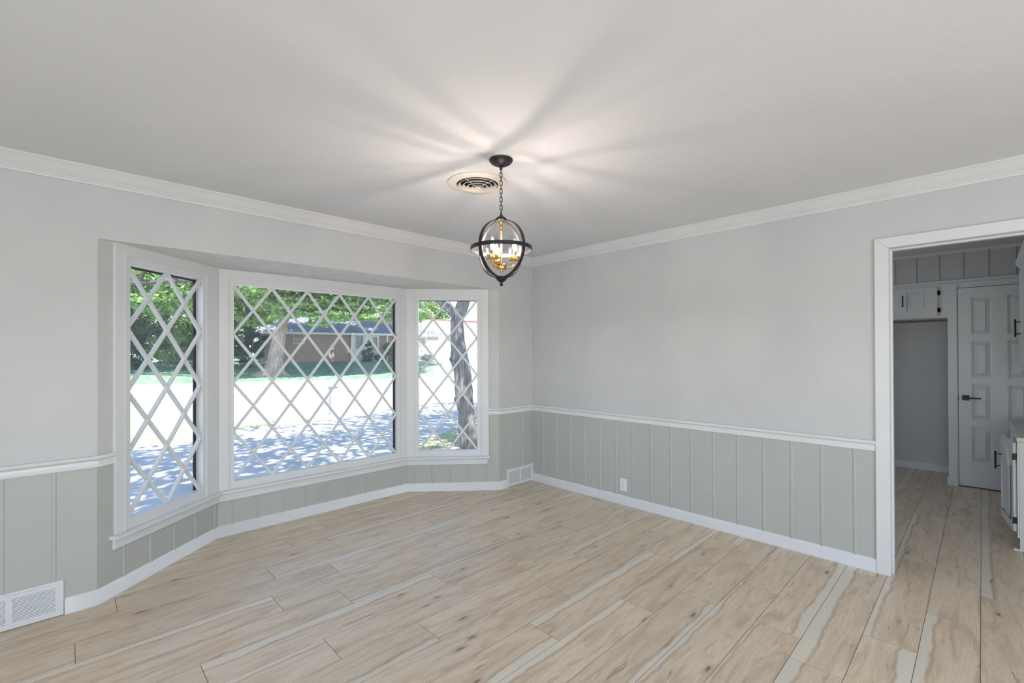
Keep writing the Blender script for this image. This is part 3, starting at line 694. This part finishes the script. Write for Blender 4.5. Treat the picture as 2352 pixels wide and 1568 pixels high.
UC = empty('upper_cabinet', (1.45, -3.95, 1.24), 'white upper cabinet hanging above the beige worktop, at the right edge of the photo', 'cabinet')
uf = -3.708; ux0, ux1 = .75, 1.84
put('cabinet_body', B(ux0, ux1, -4.35, uf, 1.255, 2.09), 'trim', UC)
put('crown', sweep(bmesh.new(), [(ux1, -4.35), (ux1, uf), (ux0, uf)][::-1], [(0, 2.05), (-.006, 2.05), (-.010, 2.07), (-.035, 2.105), (-.038, 2.12), (0, 2.12)]), 'trim', UC)
for i, (a, b) in enumerate(((1.29, 1.815), (.77, 1.28))):
    ud = put('cabinet_door', bev(B(a, b, uf, uf+.018, 1.275, 2.04), .003), 'trim', UC)
    TU = lambda s, o, z: (s, uf+.018-o, z)
    raised(TU, a+.06, b-.06, 1.335, 1.98, 'trim', ud, -.001, -.006, .004, .03, 'door_panel')
    if i == 0: bar_pull(TU, 1.50, 1.512, 1.646, 0, ud)

# ------------------------------------------------------------------ outdoors: ground
G = -.35
def ground_patch(name, pts, z0, z1, m, kind='structure'):
    bm = bmesh.new(); poly_prism(bm, pts, z0, z1); return put(name, bm, m, None, kind=kind)
ground_patch('ground', [(-60, .2), (120, .2), (120, 110), (-60, 110)], G-.45, G-.05, 'grass')
ground_patch('driveway', [(-14, .75), (16, .75), (20, 9.5), (5, 11.5), (-3, 12.5), (-14, 13)], G-.1, G, 'concrete')
e_ = Vector((.934, -.358)); m_ = Vector((.358, .934))
def SM(t, m): p = e_*t + m_*m; return (p.x, p.y)
ground_patch('street', [SM(-45, 9.2), SM(60, 9.2), SM(60, 26.4), SM(-45, 26.4)], G-.12, G-.004, 'asphalt')
ground_patch('painted_street_shadow', [SM(-45, 17.2), SM(60, 17.2), SM(60, 19.4), SM(-45, 19.4)], G-.1, G+.002, 'asphalt_shadow')  # shadow streak across the street, painted as a darker strip
bm = bmesh.new(); sweep(bm, [SM(60, 26.4), SM(-45, 26.4)][::-1], [(0, G-.05), (.16, G-.05), (.14, G+.10), (0, G+.13)])
put('kerb', bm, 'concrete', None, kind='structure')
bm = bmesh.new()
rows = [(26.4, G+.12), (28, G+.20), (32, .18), (36, .48), (40, .68), (60, .8), (100, 1.0)]
vv = [[bm.verts.new((*SM(-60+t*15, m), z)) for t in range(12)] for m, z in rows]
for i in range(len(rows)-1):
    for j in range(11): bm.faces.new((vv[i][j], vv[i][j+1], vv[i+1][j+1], vv[i+1][j]))
put('far_lawn', bm, 'grass', None, kind='structure')
island = [(-9, 12.2), (-2.6, 10.4), (-.5, 10.1), (.9, 9.55), (1.5, 9.35), (.55, 8.75), (-.8, 8.6), (-1.8, 8.1), (-2.74, 7.8), (-9, 6.0)]
ground_patch('lawn_island', island, G-.05, G+.03, 'drygrass')
bed = [(1.15, 4.15), (1.8, 4.5), (2.9, 5.05), (4.2, 5.6), (6.5, 6.2), (7, .9), (.2, .9), (.5, 3.2)]
ground_patch('planting_bed', bed, G-.05, G+.02, 'soil')
def blades(name, pts, h, m, label, seed):
    rng = np.random.default_rng(seed); V_ = []; F_ = []
    for x, y, z in pts:
        a = rng.uniform(0, 2*pi); l = h*rng.uniform(.5, 1.2); w = .006*rng.uniform(.7, 1.5)*(h/.06); t = rng.uniform(0, .6)*l
        c, s = cos(a), sin(a); i = len(V_)
        V_ += [(x-s*w, y+c*w, z), (x+s*w, y-c*w, z), (x+c*t, y+s*t, z+l)]; F_.append((i, i+1, i+2))
    me = bpy.data.meshes.new(name); me.from_pydata(V_, [], F_); me.materials.append(M[m])
    o = bpy.data.objects.new(name, me); COL.objects.link(o); return tag(o, label, 'grass', None, 'stuff')
def inside(p, poly):
    x, y = p; r = False; n = len(poly)
    for i in range(n):
        (x1, y1), (x2, y2) = poly[i], poly[(i+1) % n]
        if (y1 > y) != (y2 > y) and x < (x2-x1)*(y-y1)/(y2-y1)+x1: r = not r
    return r
rng = np.random.default_rng(3)
tuft_c = [(1.35, 4.05), (1.7, 4.2), (1.55, 3.75), (2.0, 4.3), (2.2, 4.6), (1.3, 3.6), (1.95, 3.9), (2.6, 4.7), (1.1, 3.6)]
pp_ = []
for cx, cy_ in tuft_c:
    for _ in range(130):
        x, y = cx+rng.normal(0, .16), cy_+rng.normal(0, .13)
        if inside((x, y), bed): pp_.append((x, y, G+.02))
blades('grass_tufts', pp_, .045, 'leafC', 'scattered green grass tufts in the dry soil under the near tree', 5)
pp_ = []
for _ in range(3000):
    x, y = rng.uniform(-7, 1.6), rng.uniform(6, 12)
    if inside((x, y), island): pp_.append((x, y, G+.03))
blades('island_grass', pp_, .06, 'leafC', 'thin sunlit grass on the strip between driveway and street', 6)

# ------------------------------------------------------------------ trees and shrubs
def wobble(bm, amp, seed):
    r = random.Random(seed)
    for v in bm.verts: v.co += Vector((r.uniform(-1, 1), r.uniform(-1, 1), r.uniform(-.5, .5)))*amp
def leaves(parent, blobs, n, size, m, seed, clump=.28, ncl=60, name='foliage', shell=.45):
    rng = np.random.default_rng(seed); out = []
    vol = np.array([b[3]*b[4]*b[5] for b in blobs])**.67; share = vol/vol.sum()
    for b, sh in zip(blobs, share):
        k = max(6, int(ncl*sh)); cnt = int(n*sh)
        d = rng.normal(size=(k, 3)); d /= np.linalg.norm(d, axis=1)[:, None]; rr = rng.uniform(shell, 1, k)**.6
        cc = d*rr[:, None]*np.array(b[3:6])+np.array(b[:3])
        which = rng.integers(0, k, cnt); sp = clump*np.array(b[3:6])
        out.append(cc[which]+rng.normal(size=(cnt, 3))*sp*np.array([1, 1, .6])*.6)
    P = np.concatenate(out); N_ = len(P)
    a = rng.normal(size=(N_, 3)); a[:, 2] *= .6; a /= np.linalg.norm(a, axis=1)[:, None]
    t = rng.normal(size=(N_, 3)); b2 = np.cross(a, t); b2 /= np.linalg.norm(b2, axis=1)[:, None]
    s = size*rng.uniform(.6, 1.3, N_)[:, None]
    V_ = np.empty((N_, 4, 3)); V_[:, 0] = P+a*s; V_[:, 1] = P+b2*s*.55; V_[:, 2] = P-a*s; V_[:, 3] = P-b2*s*.55
    me = bpy.data.meshes.new(name); me.vertices.add(N_*4); me.vertices.foreach_set('co', V_.reshape(-1))
    me.loops.add(N_*4); me.loops.foreach_set('vertex_index', np.arange(N_*4, dtype=np.int32))
    me.polygons.add(N_); me.polygons.foreach_set('loop_start', np.arange(0, N_*4, 4, dtype=np.int32)); me.polygons.foreach_set('loop_total', np.full(N_, 4, dtype=np.int32))
    me.update(); me.validate(); me.materials.append(M[m])
    o = bpy.data.objects.new(name, me); COL.objects.link(o); adopt(o, parent); o['kind'] = 'stuff'; return o
def limb(parent, pts, rad, m, seed, name='branch', seg=14, amp=.012, sub=3):
    P = [Vector(p) for p in pts]; Q = []; R_ = []
    for i in range(len(P)-1):
        for k in range(sub):
            t = k/sub; Q.append(P[i].lerp(P[i+1], t)); R_.append(rad[i]*(1-t)+rad[i+1]*t)
    Q.append(P[-1]); R_.append(rad[-1]); bm = bmesh.new(); tube(bm, Q, R_, seg); wobble(bm, amp, seed); return put(name, bm, m, parent, True)

NT = empty('near_tree', (1.62, 3.08, G), 'grey-barked tree close outside the right bay window', 'tree')
limb(NT, [(1.66, 3.04, -.38), (1.62, 3.08, -.30), (1.59, 3.11, -.1), (1.56, 3.13, .3), (1.53, 3.16, .69), (1.51, 3.18, 1.09), (1.475, 3.21, 1.27), (1.46, 3.22, 1.49), (1.45, 3.24, 1.69), (1.44, 3.24, 2.0), (1.46, 3.22, 2.2)], [.25, .19, .165, .155, .16, .157, .165, .138, .126, .118, .13], 'bark', 1, 'trunk', 18, .009)
limb(NT, [(1.43, 3.25, 2.08), (1.33, 3.35, 2.22), (1.2, 3.47, 2.39), (.9, 3.8, 2.9), (.3, 4.4, 3.8), (-1.0, 5.0, 5.0)], [.085, .075, .07, .065, .055, .03], 'bark', 2)
limb(NT, [(1.47, 3.20, 2.15), (1.56, 3.12, 2.45), (1.8, 2.8, 3.3), (2.6, 1.8, 4.6), (3.4, .8, 6.0)], [.125, .105, .10, .08, .04], 'bark', 3)
limb(NT, [(1.8, 2.8, 3.3), (2.6, 3.4, 4.2), (4.2, 3.8, 5.4)], [.085, .07, .03], 'bark', 4)
limb(NT, [(1.36, 3.2, 1.18), (1.30, 3.20, 1.30), (1.36, 3.24, 1.42)], [.03, .05, .02], 'bark', 14, 'burl')
limb(NT, [(1.44, 3.25, .48), (1.42, 3.27, .57), (1.415, 3.275, .60)], [.03, .028, .012], 'bark3', 15, 'broken_stub', 8, .004)
leaves(NT, [(-1.2, .9, 7.0, 4.5, 3.4, 1.7), (-5.8, .6, 6.6, 3.8, 3.0, 1.5), (3.6, 2.2, 6.6, 3.8, 3.6, 1.6), (7.5, 3.4, 6.8, 3.0, 3.0, 1.4)], 12500, .13, 'leafA', 11, .16, 330, shell=.1)

FT = empty('street_tree', (6.14, 29.53, -.15), 'large tree with a flared grey-brown trunk on the kerb across the street', 'tree')
limb(FT, [(6.10, 29.60, -.3), (6.14, 29.53, -.13), (6.25, 29.42, .19), (6.29, 29.38, .92), (6.38, 29.28, 1.79), (6.5, 29.16, 2.65), (6.68, 28.98, 3.52), (6.87, 28.79, 4.68), (7.0, 28.9, 7.5)], [1.2, .95, .68, .52, .45, .37, .30, .29, .18], 'bark2', 5, 'trunk', 22, .035)
for q in range(6):
    a = q*pi/3+.4; limb(FT, [(6.2+cos(a)*.5, 29.5+sin(a)*.5, .15), (6.2+cos(a)*1.0, 29.5+sin(a)*1.0, -.14), (6.2+cos(a)*1.5, 29.5+sin(a)*1.5, -.26)], [.26, .17, .06], 'bark2', 20+q, 'root', 8, .02)
for q, (dx, dy, dz) in enumerate([(-4, -1, 3.2), (4.5, -1.5, 3.0), (-2, 3, 3.6), (2, 3, 4)]):
    limb(FT, [(6.85, 28.85, 4.3), (6.85+dx*.4, 28.85+dy*.4, 4.6+dz*.35), (6.85+dx, 28.85+dy, 4.6+dz)], [.2, .14, .05], 'bark2', 30+q)
leaves(FT, [(5.0, 29.2, 7.1, 5.0, 4.5, 3.2), (10.2, 27.0, 6.9, 4.6, 4.4, 2.8), (2.4, 31.0, 7.4, 3.6, 3.2, 3.2), (7.4, 28.4, 6.0, 5.5, 4.2, 1.7), (4.2, 31.5, 5.2, 2.2, 2.0, 1.6), (13.5, 27.5, 7.7, 4.8, 4.5, 3.0), (10.0, 33.5, 9.8, 5.0, 3.5, 2.8), (16.5, 34.0, 9.8, 5.0, 3.5, 2.8)], 112000, .15, 'leafC', 12, .16, 420, shell=.2)
leaves(FT, [(7.0, 28.8, 9.2, 7.0, 5.5, 3.0), (15.0, 29.5, 11.0, 6.0, 4.5, 2.6)], 20000, .18, 'leafA', 13, .25, 80, 'inner_foliage', .1)

leaves(FT, [(8.2, 26.6, 4.2, 2.6, 1.8, .95), (10.6, 25.6, 4.25, 2.4, 1.8, .9), (13.0, 24.8, 4.25, 2.4, 1.8, .9), (5.2, 31.0, 4.3, 1.8, 1.4, 1.1), (6.9, 27.2, 4.5, 1.8, 1.6, .8)], 15000, .14, 'leafC', 14, .2, 150, 'hanging_foliage', .05)

def shrub(name, blobs, n, size, m, seed, label, stem=True, cat='shrub', group=None):
    bx = np.mean([b[0] for b in blobs]); by = np.mean([b[1] for b in blobs]); bz = min(b[2]-b[5] for b in blobs)
    o = empty(name, (float(bx), float(by), float(bz)), label, cat, group)
    limb(o, [(bx, by, bz-.15), (bx+.05, by, bz+.3*blobs[0][5]), (bx, by+.05, blobs[0][2])], [.09, .07, .03], 'bark2', seed, 'stem', 8, .01)
    leaves(o, blobs, n, size, m, seed, .2, 40); return o
# trees beyond the street on the left
LT = empty('overhanging_tree', (-3.42, 35.54, .3), 'leafy tree with a long dark bough seen through the left bay window', 'tree')
limb(LT, [(-3.56, 35.68, 0.2), (-3.42, 35.54, 0.55), (-3.27, 35.4, 4.38), (-2.99, 34.97, 9.35)], [.55, .45, .38, .2], 'bark3', 41, 'trunk')
limb(LT, [(-3.27, 35.4, 4.67), (-1.71, 30.57, 5.38), (1.13, 27.31, 5.52), (3.26, 25.6, 6.09)], [.2, .15, .12, .05], 'bark3', 42)
limb(LT, [(-0.72, 29.44, 5.45), (-0.58, 28.44, 6.23), (-1.14, 27.73, 7.36)], [.1, .07, .03], 'bark3', 43)
leaves(LT, [(-2.71, 34.83, 7.44, 4.97, 4.54, 3.69), (0.7, 32.7, 6.58, 4.54, 3.41, 2.84), (3.26, 33.41, 6.02, 3.12, 3.12, 2.84), (-0.15, 33.41, 5.38, 2.27, 2.13, 1.42)], 26000, .14, 'leafC', 44, .16, 240, shell=.15)
BT = [((-2.5, 42, 5.5, 4.0, 3.5, 4.8), 'leafB', 'dark green backdrop tree furthest left behind the far hedge'), ((3.0, 43, 5.2, 3.6, 3.2, 4.4), 'leafA', 'mid green backdrop tree behind the hedge, right part of the left window'), ((6.5, 44, 5.6, 3.0, 3.0, 4.6), 'leafB', 'dark backdrop tree behind the big street trunk')]
for i, (b, m, lb) in enumerate(BT):
    t = empty('backdrop_tree', (b[0], b[1], .6), lb, 'tree')
    limb(t, [(b[0], b[1], .4), (b[0]+.1, b[1], 2.5), (b[0], b[1], b[2])], [.3, .25, .12], 'bark2', 50+i, 'trunk', 10)
    leaves(t, [b], 13000, .17, m, 60+i, .2, 90, shell=.3)
HB = [((-2.6, 38.5, 1.9, 1.7, 1.2, 1.7), 'leafB', 'dark hedge shrub at the left end of the row across the street'), ((-.2, 37.4, 1.8, 1.6, 1.2, 1.6), 'leafD', 'blue-green hedge shrub second in the row across the street'), ((1.9, 36.4, 1.7, 1.5, 1.2, 1.5), 'leafA', 'mid green hedge shrub in the middle of the row across the street'),
      ((4.0, 36.0, 1.8, 1.5, 1.2, 1.6), 'leafB', 'dark hedge shrub left of the big street trunk'), ((5.9, 35.4, 1.9, 1.3, 1.1, 1.7), 'leafD', 'hedge shrub right behind the big street trunk')]
for i, (b, m, lb) in enumerate(HB): shrub('hedge_shrub', [b, (b[0]+.7, b[1]+.4, b[2]+.5, 1.0, .9, 1.1)], 9000, .085, m, 70+i, lb)

# ------------------------------------------------------------------ houses across the street
def frame(S0, ang):
    e = Vector((cos(radians(ang)), sin(radians(ang)))); n = Vector((-e.y, e.x))
    def T(s, o, z): p = Vector(S0)+e*s+n*o; return (p.x, p.y, z)
    return T
T1 = frame((7.95, 39.62), -13)
H1 = empty('brick_house', T1(6, 4, .6), 'red brick house with a blue-grey roof and white eaves across the street', 'house')
gz = .55
bm = bmesh.new()
box(bm, .4, 2.83, 0, .3, gz, 3.25, T=T1); box(bm, 3.74, 7.68, 0, .3, gz, 3.25, T=T1); box(bm, 2.83, 3.74, 0, .3, gz, 2.30, T=T1); box(bm, 2.83, 3.74, 0, .3, 3.17, 3.25, T=T1); box(bm, 10.28, 16, 0, .3, gz, 3.25, T=T1)
box(bm, .4, .7, .3, 8, gz, 3.25, T=T1); box(bm, 15.7, 16, .3, 8, gz, 3.25, T=T1); box(bm, .4, 16, 7.7, 8, gz, 3.25, T=T1)
o = put('brick_wall', bm, 'brick', H1)
bm = bmesh.new(); hull(bm, [T1(-.3, -.7, 3.30), T1(16.7, -.7, 3.30), T1(16.7, 8.7, 3.30), T1(-.3, 8.7, 3.30)], [T1(3.2, 4, 5.4), T1(13.2, 4, 5.4), T1(13.2, 4.05, 5.4), T1(3.2, 4.05, 5.4)]); put('roof', bm, 'roof1', H1)
put('eave_board', B(-.3, 16.7, -.72, .35, 3.16, 3.34, T=T1), 'white', H1)
def house_window(T, a, b, z0, z1, nx, ny, parent, o=-.02):
    w = empty('house_window', (0, 0, 0)); w.name = 'house_window'; bpy.data.objects.remove(w)
    fr = bmesh.new(); t = .06
    box(fr, a, a+t, o, o+.08, z0, z1, T=T); box(fr, b-t, b, o, o+.08, z0, z1, T=T); box(fr, a+t, b-t, o, o+.08, z0, z0+t, T=T); box(fr, a+t, b-t, o, o+.08, z1-t, z1, T=T)
    for i in range(1, nx): x = a+(b-a)*i/nx; box(fr, x-.015, x+.015, o+.01, o+.05, z0+t, z1-t, T=T)
    for i in range(1, ny): z = z0+(z1-z0)*i/ny; box(fr, a+t, b-t, o+.012, o+.048, z-.015, z+.015, T=T)
    f = put('house_window', fr, 'white', parent); put('pane', B(a+t, b-t, o+.05, o+.06, z0+t, z1-t, T=T), 'dpane', f); return f
house_window(T1, 2.83, 3.74, 2.30, 3.17, 4, 2, H1)
# white bay front with two lattice windows
bm = bmesh.new(); box(bm, 7.68, 8.10, -.25, .1, gz, 3.2, T=T1); box(bm, 8.78, 9.70, -.25, .1, gz, 3.2, T=T1); box(bm, 10.10, 10.28, -.25, .1, gz, 3.2, T=T1)
box(bm, 8.10, 8.78, -.25, .1, gz, 1.9, T=T1); box(bm, 9.70, 10.10, -.25, .1, gz, 1.75, T=T1); box(bm, 8.10, 8.78, -.25, .1, 3.08, 3.2, T=T1); box(bm, 9.70, 10.10, -.25, .1, 3.02, 3.2, T=T1)
put('white_front', bm, 'white', H1)
for a, b, z0, z1 in ((8.10, 8.78, 1.9, 3.08), (9.70, 10.10, 1.75, 3.02)):
    p = put('pane', B(a, b, -.10, -.09, z0, z1, T=T1), 'dpane', H1); bm = bmesh.new(); nx = round((b-a)/.15); ny = round((z1-z0)/.22); cw, ch = (b-a)/nx, (z1-z0)/ny
    for sg in (0, 1):
        for n in range(1, nx+ny):
            ul = max(0, (n-ny)*cw); uh = min(nx*cw, n*cw); pa = [ul, (n-ul/cw)*ch]; pb = [uh, (n-uh/cw)*ch]
            if sg: pa[0] = b-a-pa[0]; pb[0] = b-a-pb[0]
            tube(bm, [T1(a+pa[0], -.12, z0+pa[1]), T1(a+pb[0], -.12, z0+pb[1])], .016, 4)
    put('lattice', bm, 'white', p)
for s in (11.0, 11.75, 12.6): put('porch_post', B(s-.06, s+.06, -.6, -.48, gz, 3.2, T=T1), 'white', H1)
put('entry_door', B(12.0, 12.5, -.06, .02, gz, 2.9, T=T1), 'white', H1)
def T1s(s, o, z): p = T1(s, o, z); return p
def sb(s, o, z, rx, ry, rz): p = T1(s, o, z); return (p[0], p[1], p[2], rx, ry, rz)
CS = empty('conical_shrub', T1(9.0, -1.2, .6), 'tall dark cone-shaped evergreen before the white bay of the brick house', 'shrub')
limb(CS, [T1(9, -1.2, .5), T1(9, -1.2, 1.2), T1(9, -1.2, 2.4)], [.08, .06, .03], 'bark2', 80, 'stem', 8, .005)
leaves(CS, [sb(9, -1.2, .95, .56, .5, .45), sb(9, -1.2, 1.5, .5, .45, .5), sb(9.02, -1.2, 2.05, .36, .34, .5), sb(9.05, -1.2, 2.5, .2, .2, .42)], 4200, .075, 'leafD', 81, .2, 70, shell=.5)
shrub('round_shrub', [sb(10.85, -1.3, 1.85, .5, .45, .55)], 1600, .08, 'leafA', 82, 'round light green shrub right of the white bay of the brick house')
shrub('low_shrub', [sb(10.0, -1.3, 1.05, .42, .4, .45)], 1300, .08, 'leafB', 83, 'low dark shrub under the narrow lattice window of the brick house')
shrub('grey_shrub', [sb(11.55, -1.5, 1.2, .4, .4, .75)], 1500, .08, 'leafD', 84, 'upright grey-green shrub at the right end of the brick house')

T2 = frame((21.63, 36.06), -18)
H2 = empty('pale_house', T2(4, 4, .7), 'sunlit pale house with a garage seen through the right bay window', 'house')
gz = .62
bm = bmesh.new(); box(bm, -.6, .27, 0, .3, gz, 3.2, T=T2); box(bm, .85, 2.17, 0, .3, gz, 3.2, T=T2); box(bm, 5.6, 9, 0, .3, gz, 3.2, T=T2); box(bm, 2.17, 5.6, 0, .3, 2.62, 3.2, T=T2); box(bm, .27, .85, 0, .3, gz, 2.37, T=T2); box(bm, .27, .85, 0, .3, 3.07, 3.2, T=T2)
box(bm, -.6, -.3, .3, 9, gz, 3.2, T=T2); box(bm, 8.7, 9, .3, 9, gz, 3.2, T=T2)
put('wall', bm, 'pale', H2)
bm = bmesh.new(); hull(bm, [T2(-1.2, -.7, 3.25), T2(9.6, -.7, 3.25), T2(9.6, 9, 3.25), T2(-1.2, 9, 3.25)], [T2(-.4, 3.6, 5.2), T2(8.8, 3.6, 5.0), T2(8.8, 3.7, 5.0), T2(-.4, 3.7, 5.2)]); put('roof', bm, 'roof2', H2)
put('ridge_cap', B(1.8, 8.6, 3.3, 3.5, 5.02, 5.16, T=T2), 'redtrim', H2)
put('eave_board', B(-1.2, 9.6, -.72, .2, 3.12, 3.28, T=T2), 'pale', H2)
house_window(T2, .27, .85, 2.37, 3.07, 3, 2, H2)
put('brick_band', B(.99, 2.13, -.04, .0, 2.76, 3.12, T=T2), 'brick', H2)
gd = put('garage_door', B(2.17, 5.6, .12, .16, gz, 2.62, T=T2), 'white', H2)
for i in range(4): put('garage_panel', B(2.22, 5.55, .10, .125, gz+.03+i*.5, gz+.50+i*.5, T=T2), 'white', gd)
shrub('flower_bush', [(*T2(.5, -1.4, 1.0), .55, .4, .35)], 1200, .07, 'leafE', 85, 'low pinkish flowering bush before the pale house', cat='shrub')
for i, (bx, by, bz, rx, rz_, m, lb) in enumerate([(24, 52, 6.5, 4.2, 3.4, 'leafC', 'light green tree behind the roof of the pale house, left one'), (31, 50, 6.0, 4.2, 3.0, 'leafA', 'mid green tree behind the roof of the pale house, right one'), (15, 53, 6.6, 4.5, 3.6, 'leafA', 'mid green tree behind the roof of the brick house')]):
    t = empty('background_tree', (bx, by, .8), lb, 'tree'); limb(t, [(bx, by, .6), (bx, by, 3), (bx+.2, by, bz)], [.3, .26, .15], 'bark2', 90+i, 'trunk', 10)
    leaves(t, [(bx, by, bz, rx, 3.2, rz_)], 12000, .19, m, 95+i, .2, 80, shell=.3)

bm = bmesh.new(); pv = []
e0, e1 = Vector(T2(1.75, .05, 0)[:2]), Vector(T2(9.5, .05, 0)[:2])
for m, z in [(26.56, G+.14), (28, G+.215), (32, .195), (36, .495), (40, .695), (None, .73)]:
    a, b = (e0, e1) if m is None else (Vector(SM(5.4+(m-26.5)*(e0.dot(e_)-5.4)/(e0.dot(m_)-26.5), m)), Vector(SM(18, m)))
    pv.append((bm.verts.new((a.x, a.y, z)), bm.verts.new((b.x, b.y, z))))
for p, q in zip(pv[:-1], pv[1:]): bm.faces.new((p[0], p[1], q[1], q[0]))
put('pale_driveway', bm, 'concrete', None, kind='structure')

# white post beside the driveway
MP = empty('stone_post', (1.83, 9.6, G), 'pale sunlit square post with a cap standing at the edge of the shaded driveway', 'post')
put('shaft', bev(B(1.735, 1.925, 9.505, 9.695, G, .44), .006), 'stone', MP)
put('cap', bev(B(1.715, 1.945, 9.485, 9.715, .44, .50), .01), 'stone', MP)
put('base_block', bev(B(1.715, 1.945, 9.485, 9.715, G, G+.10), .006), 'stone', MP)
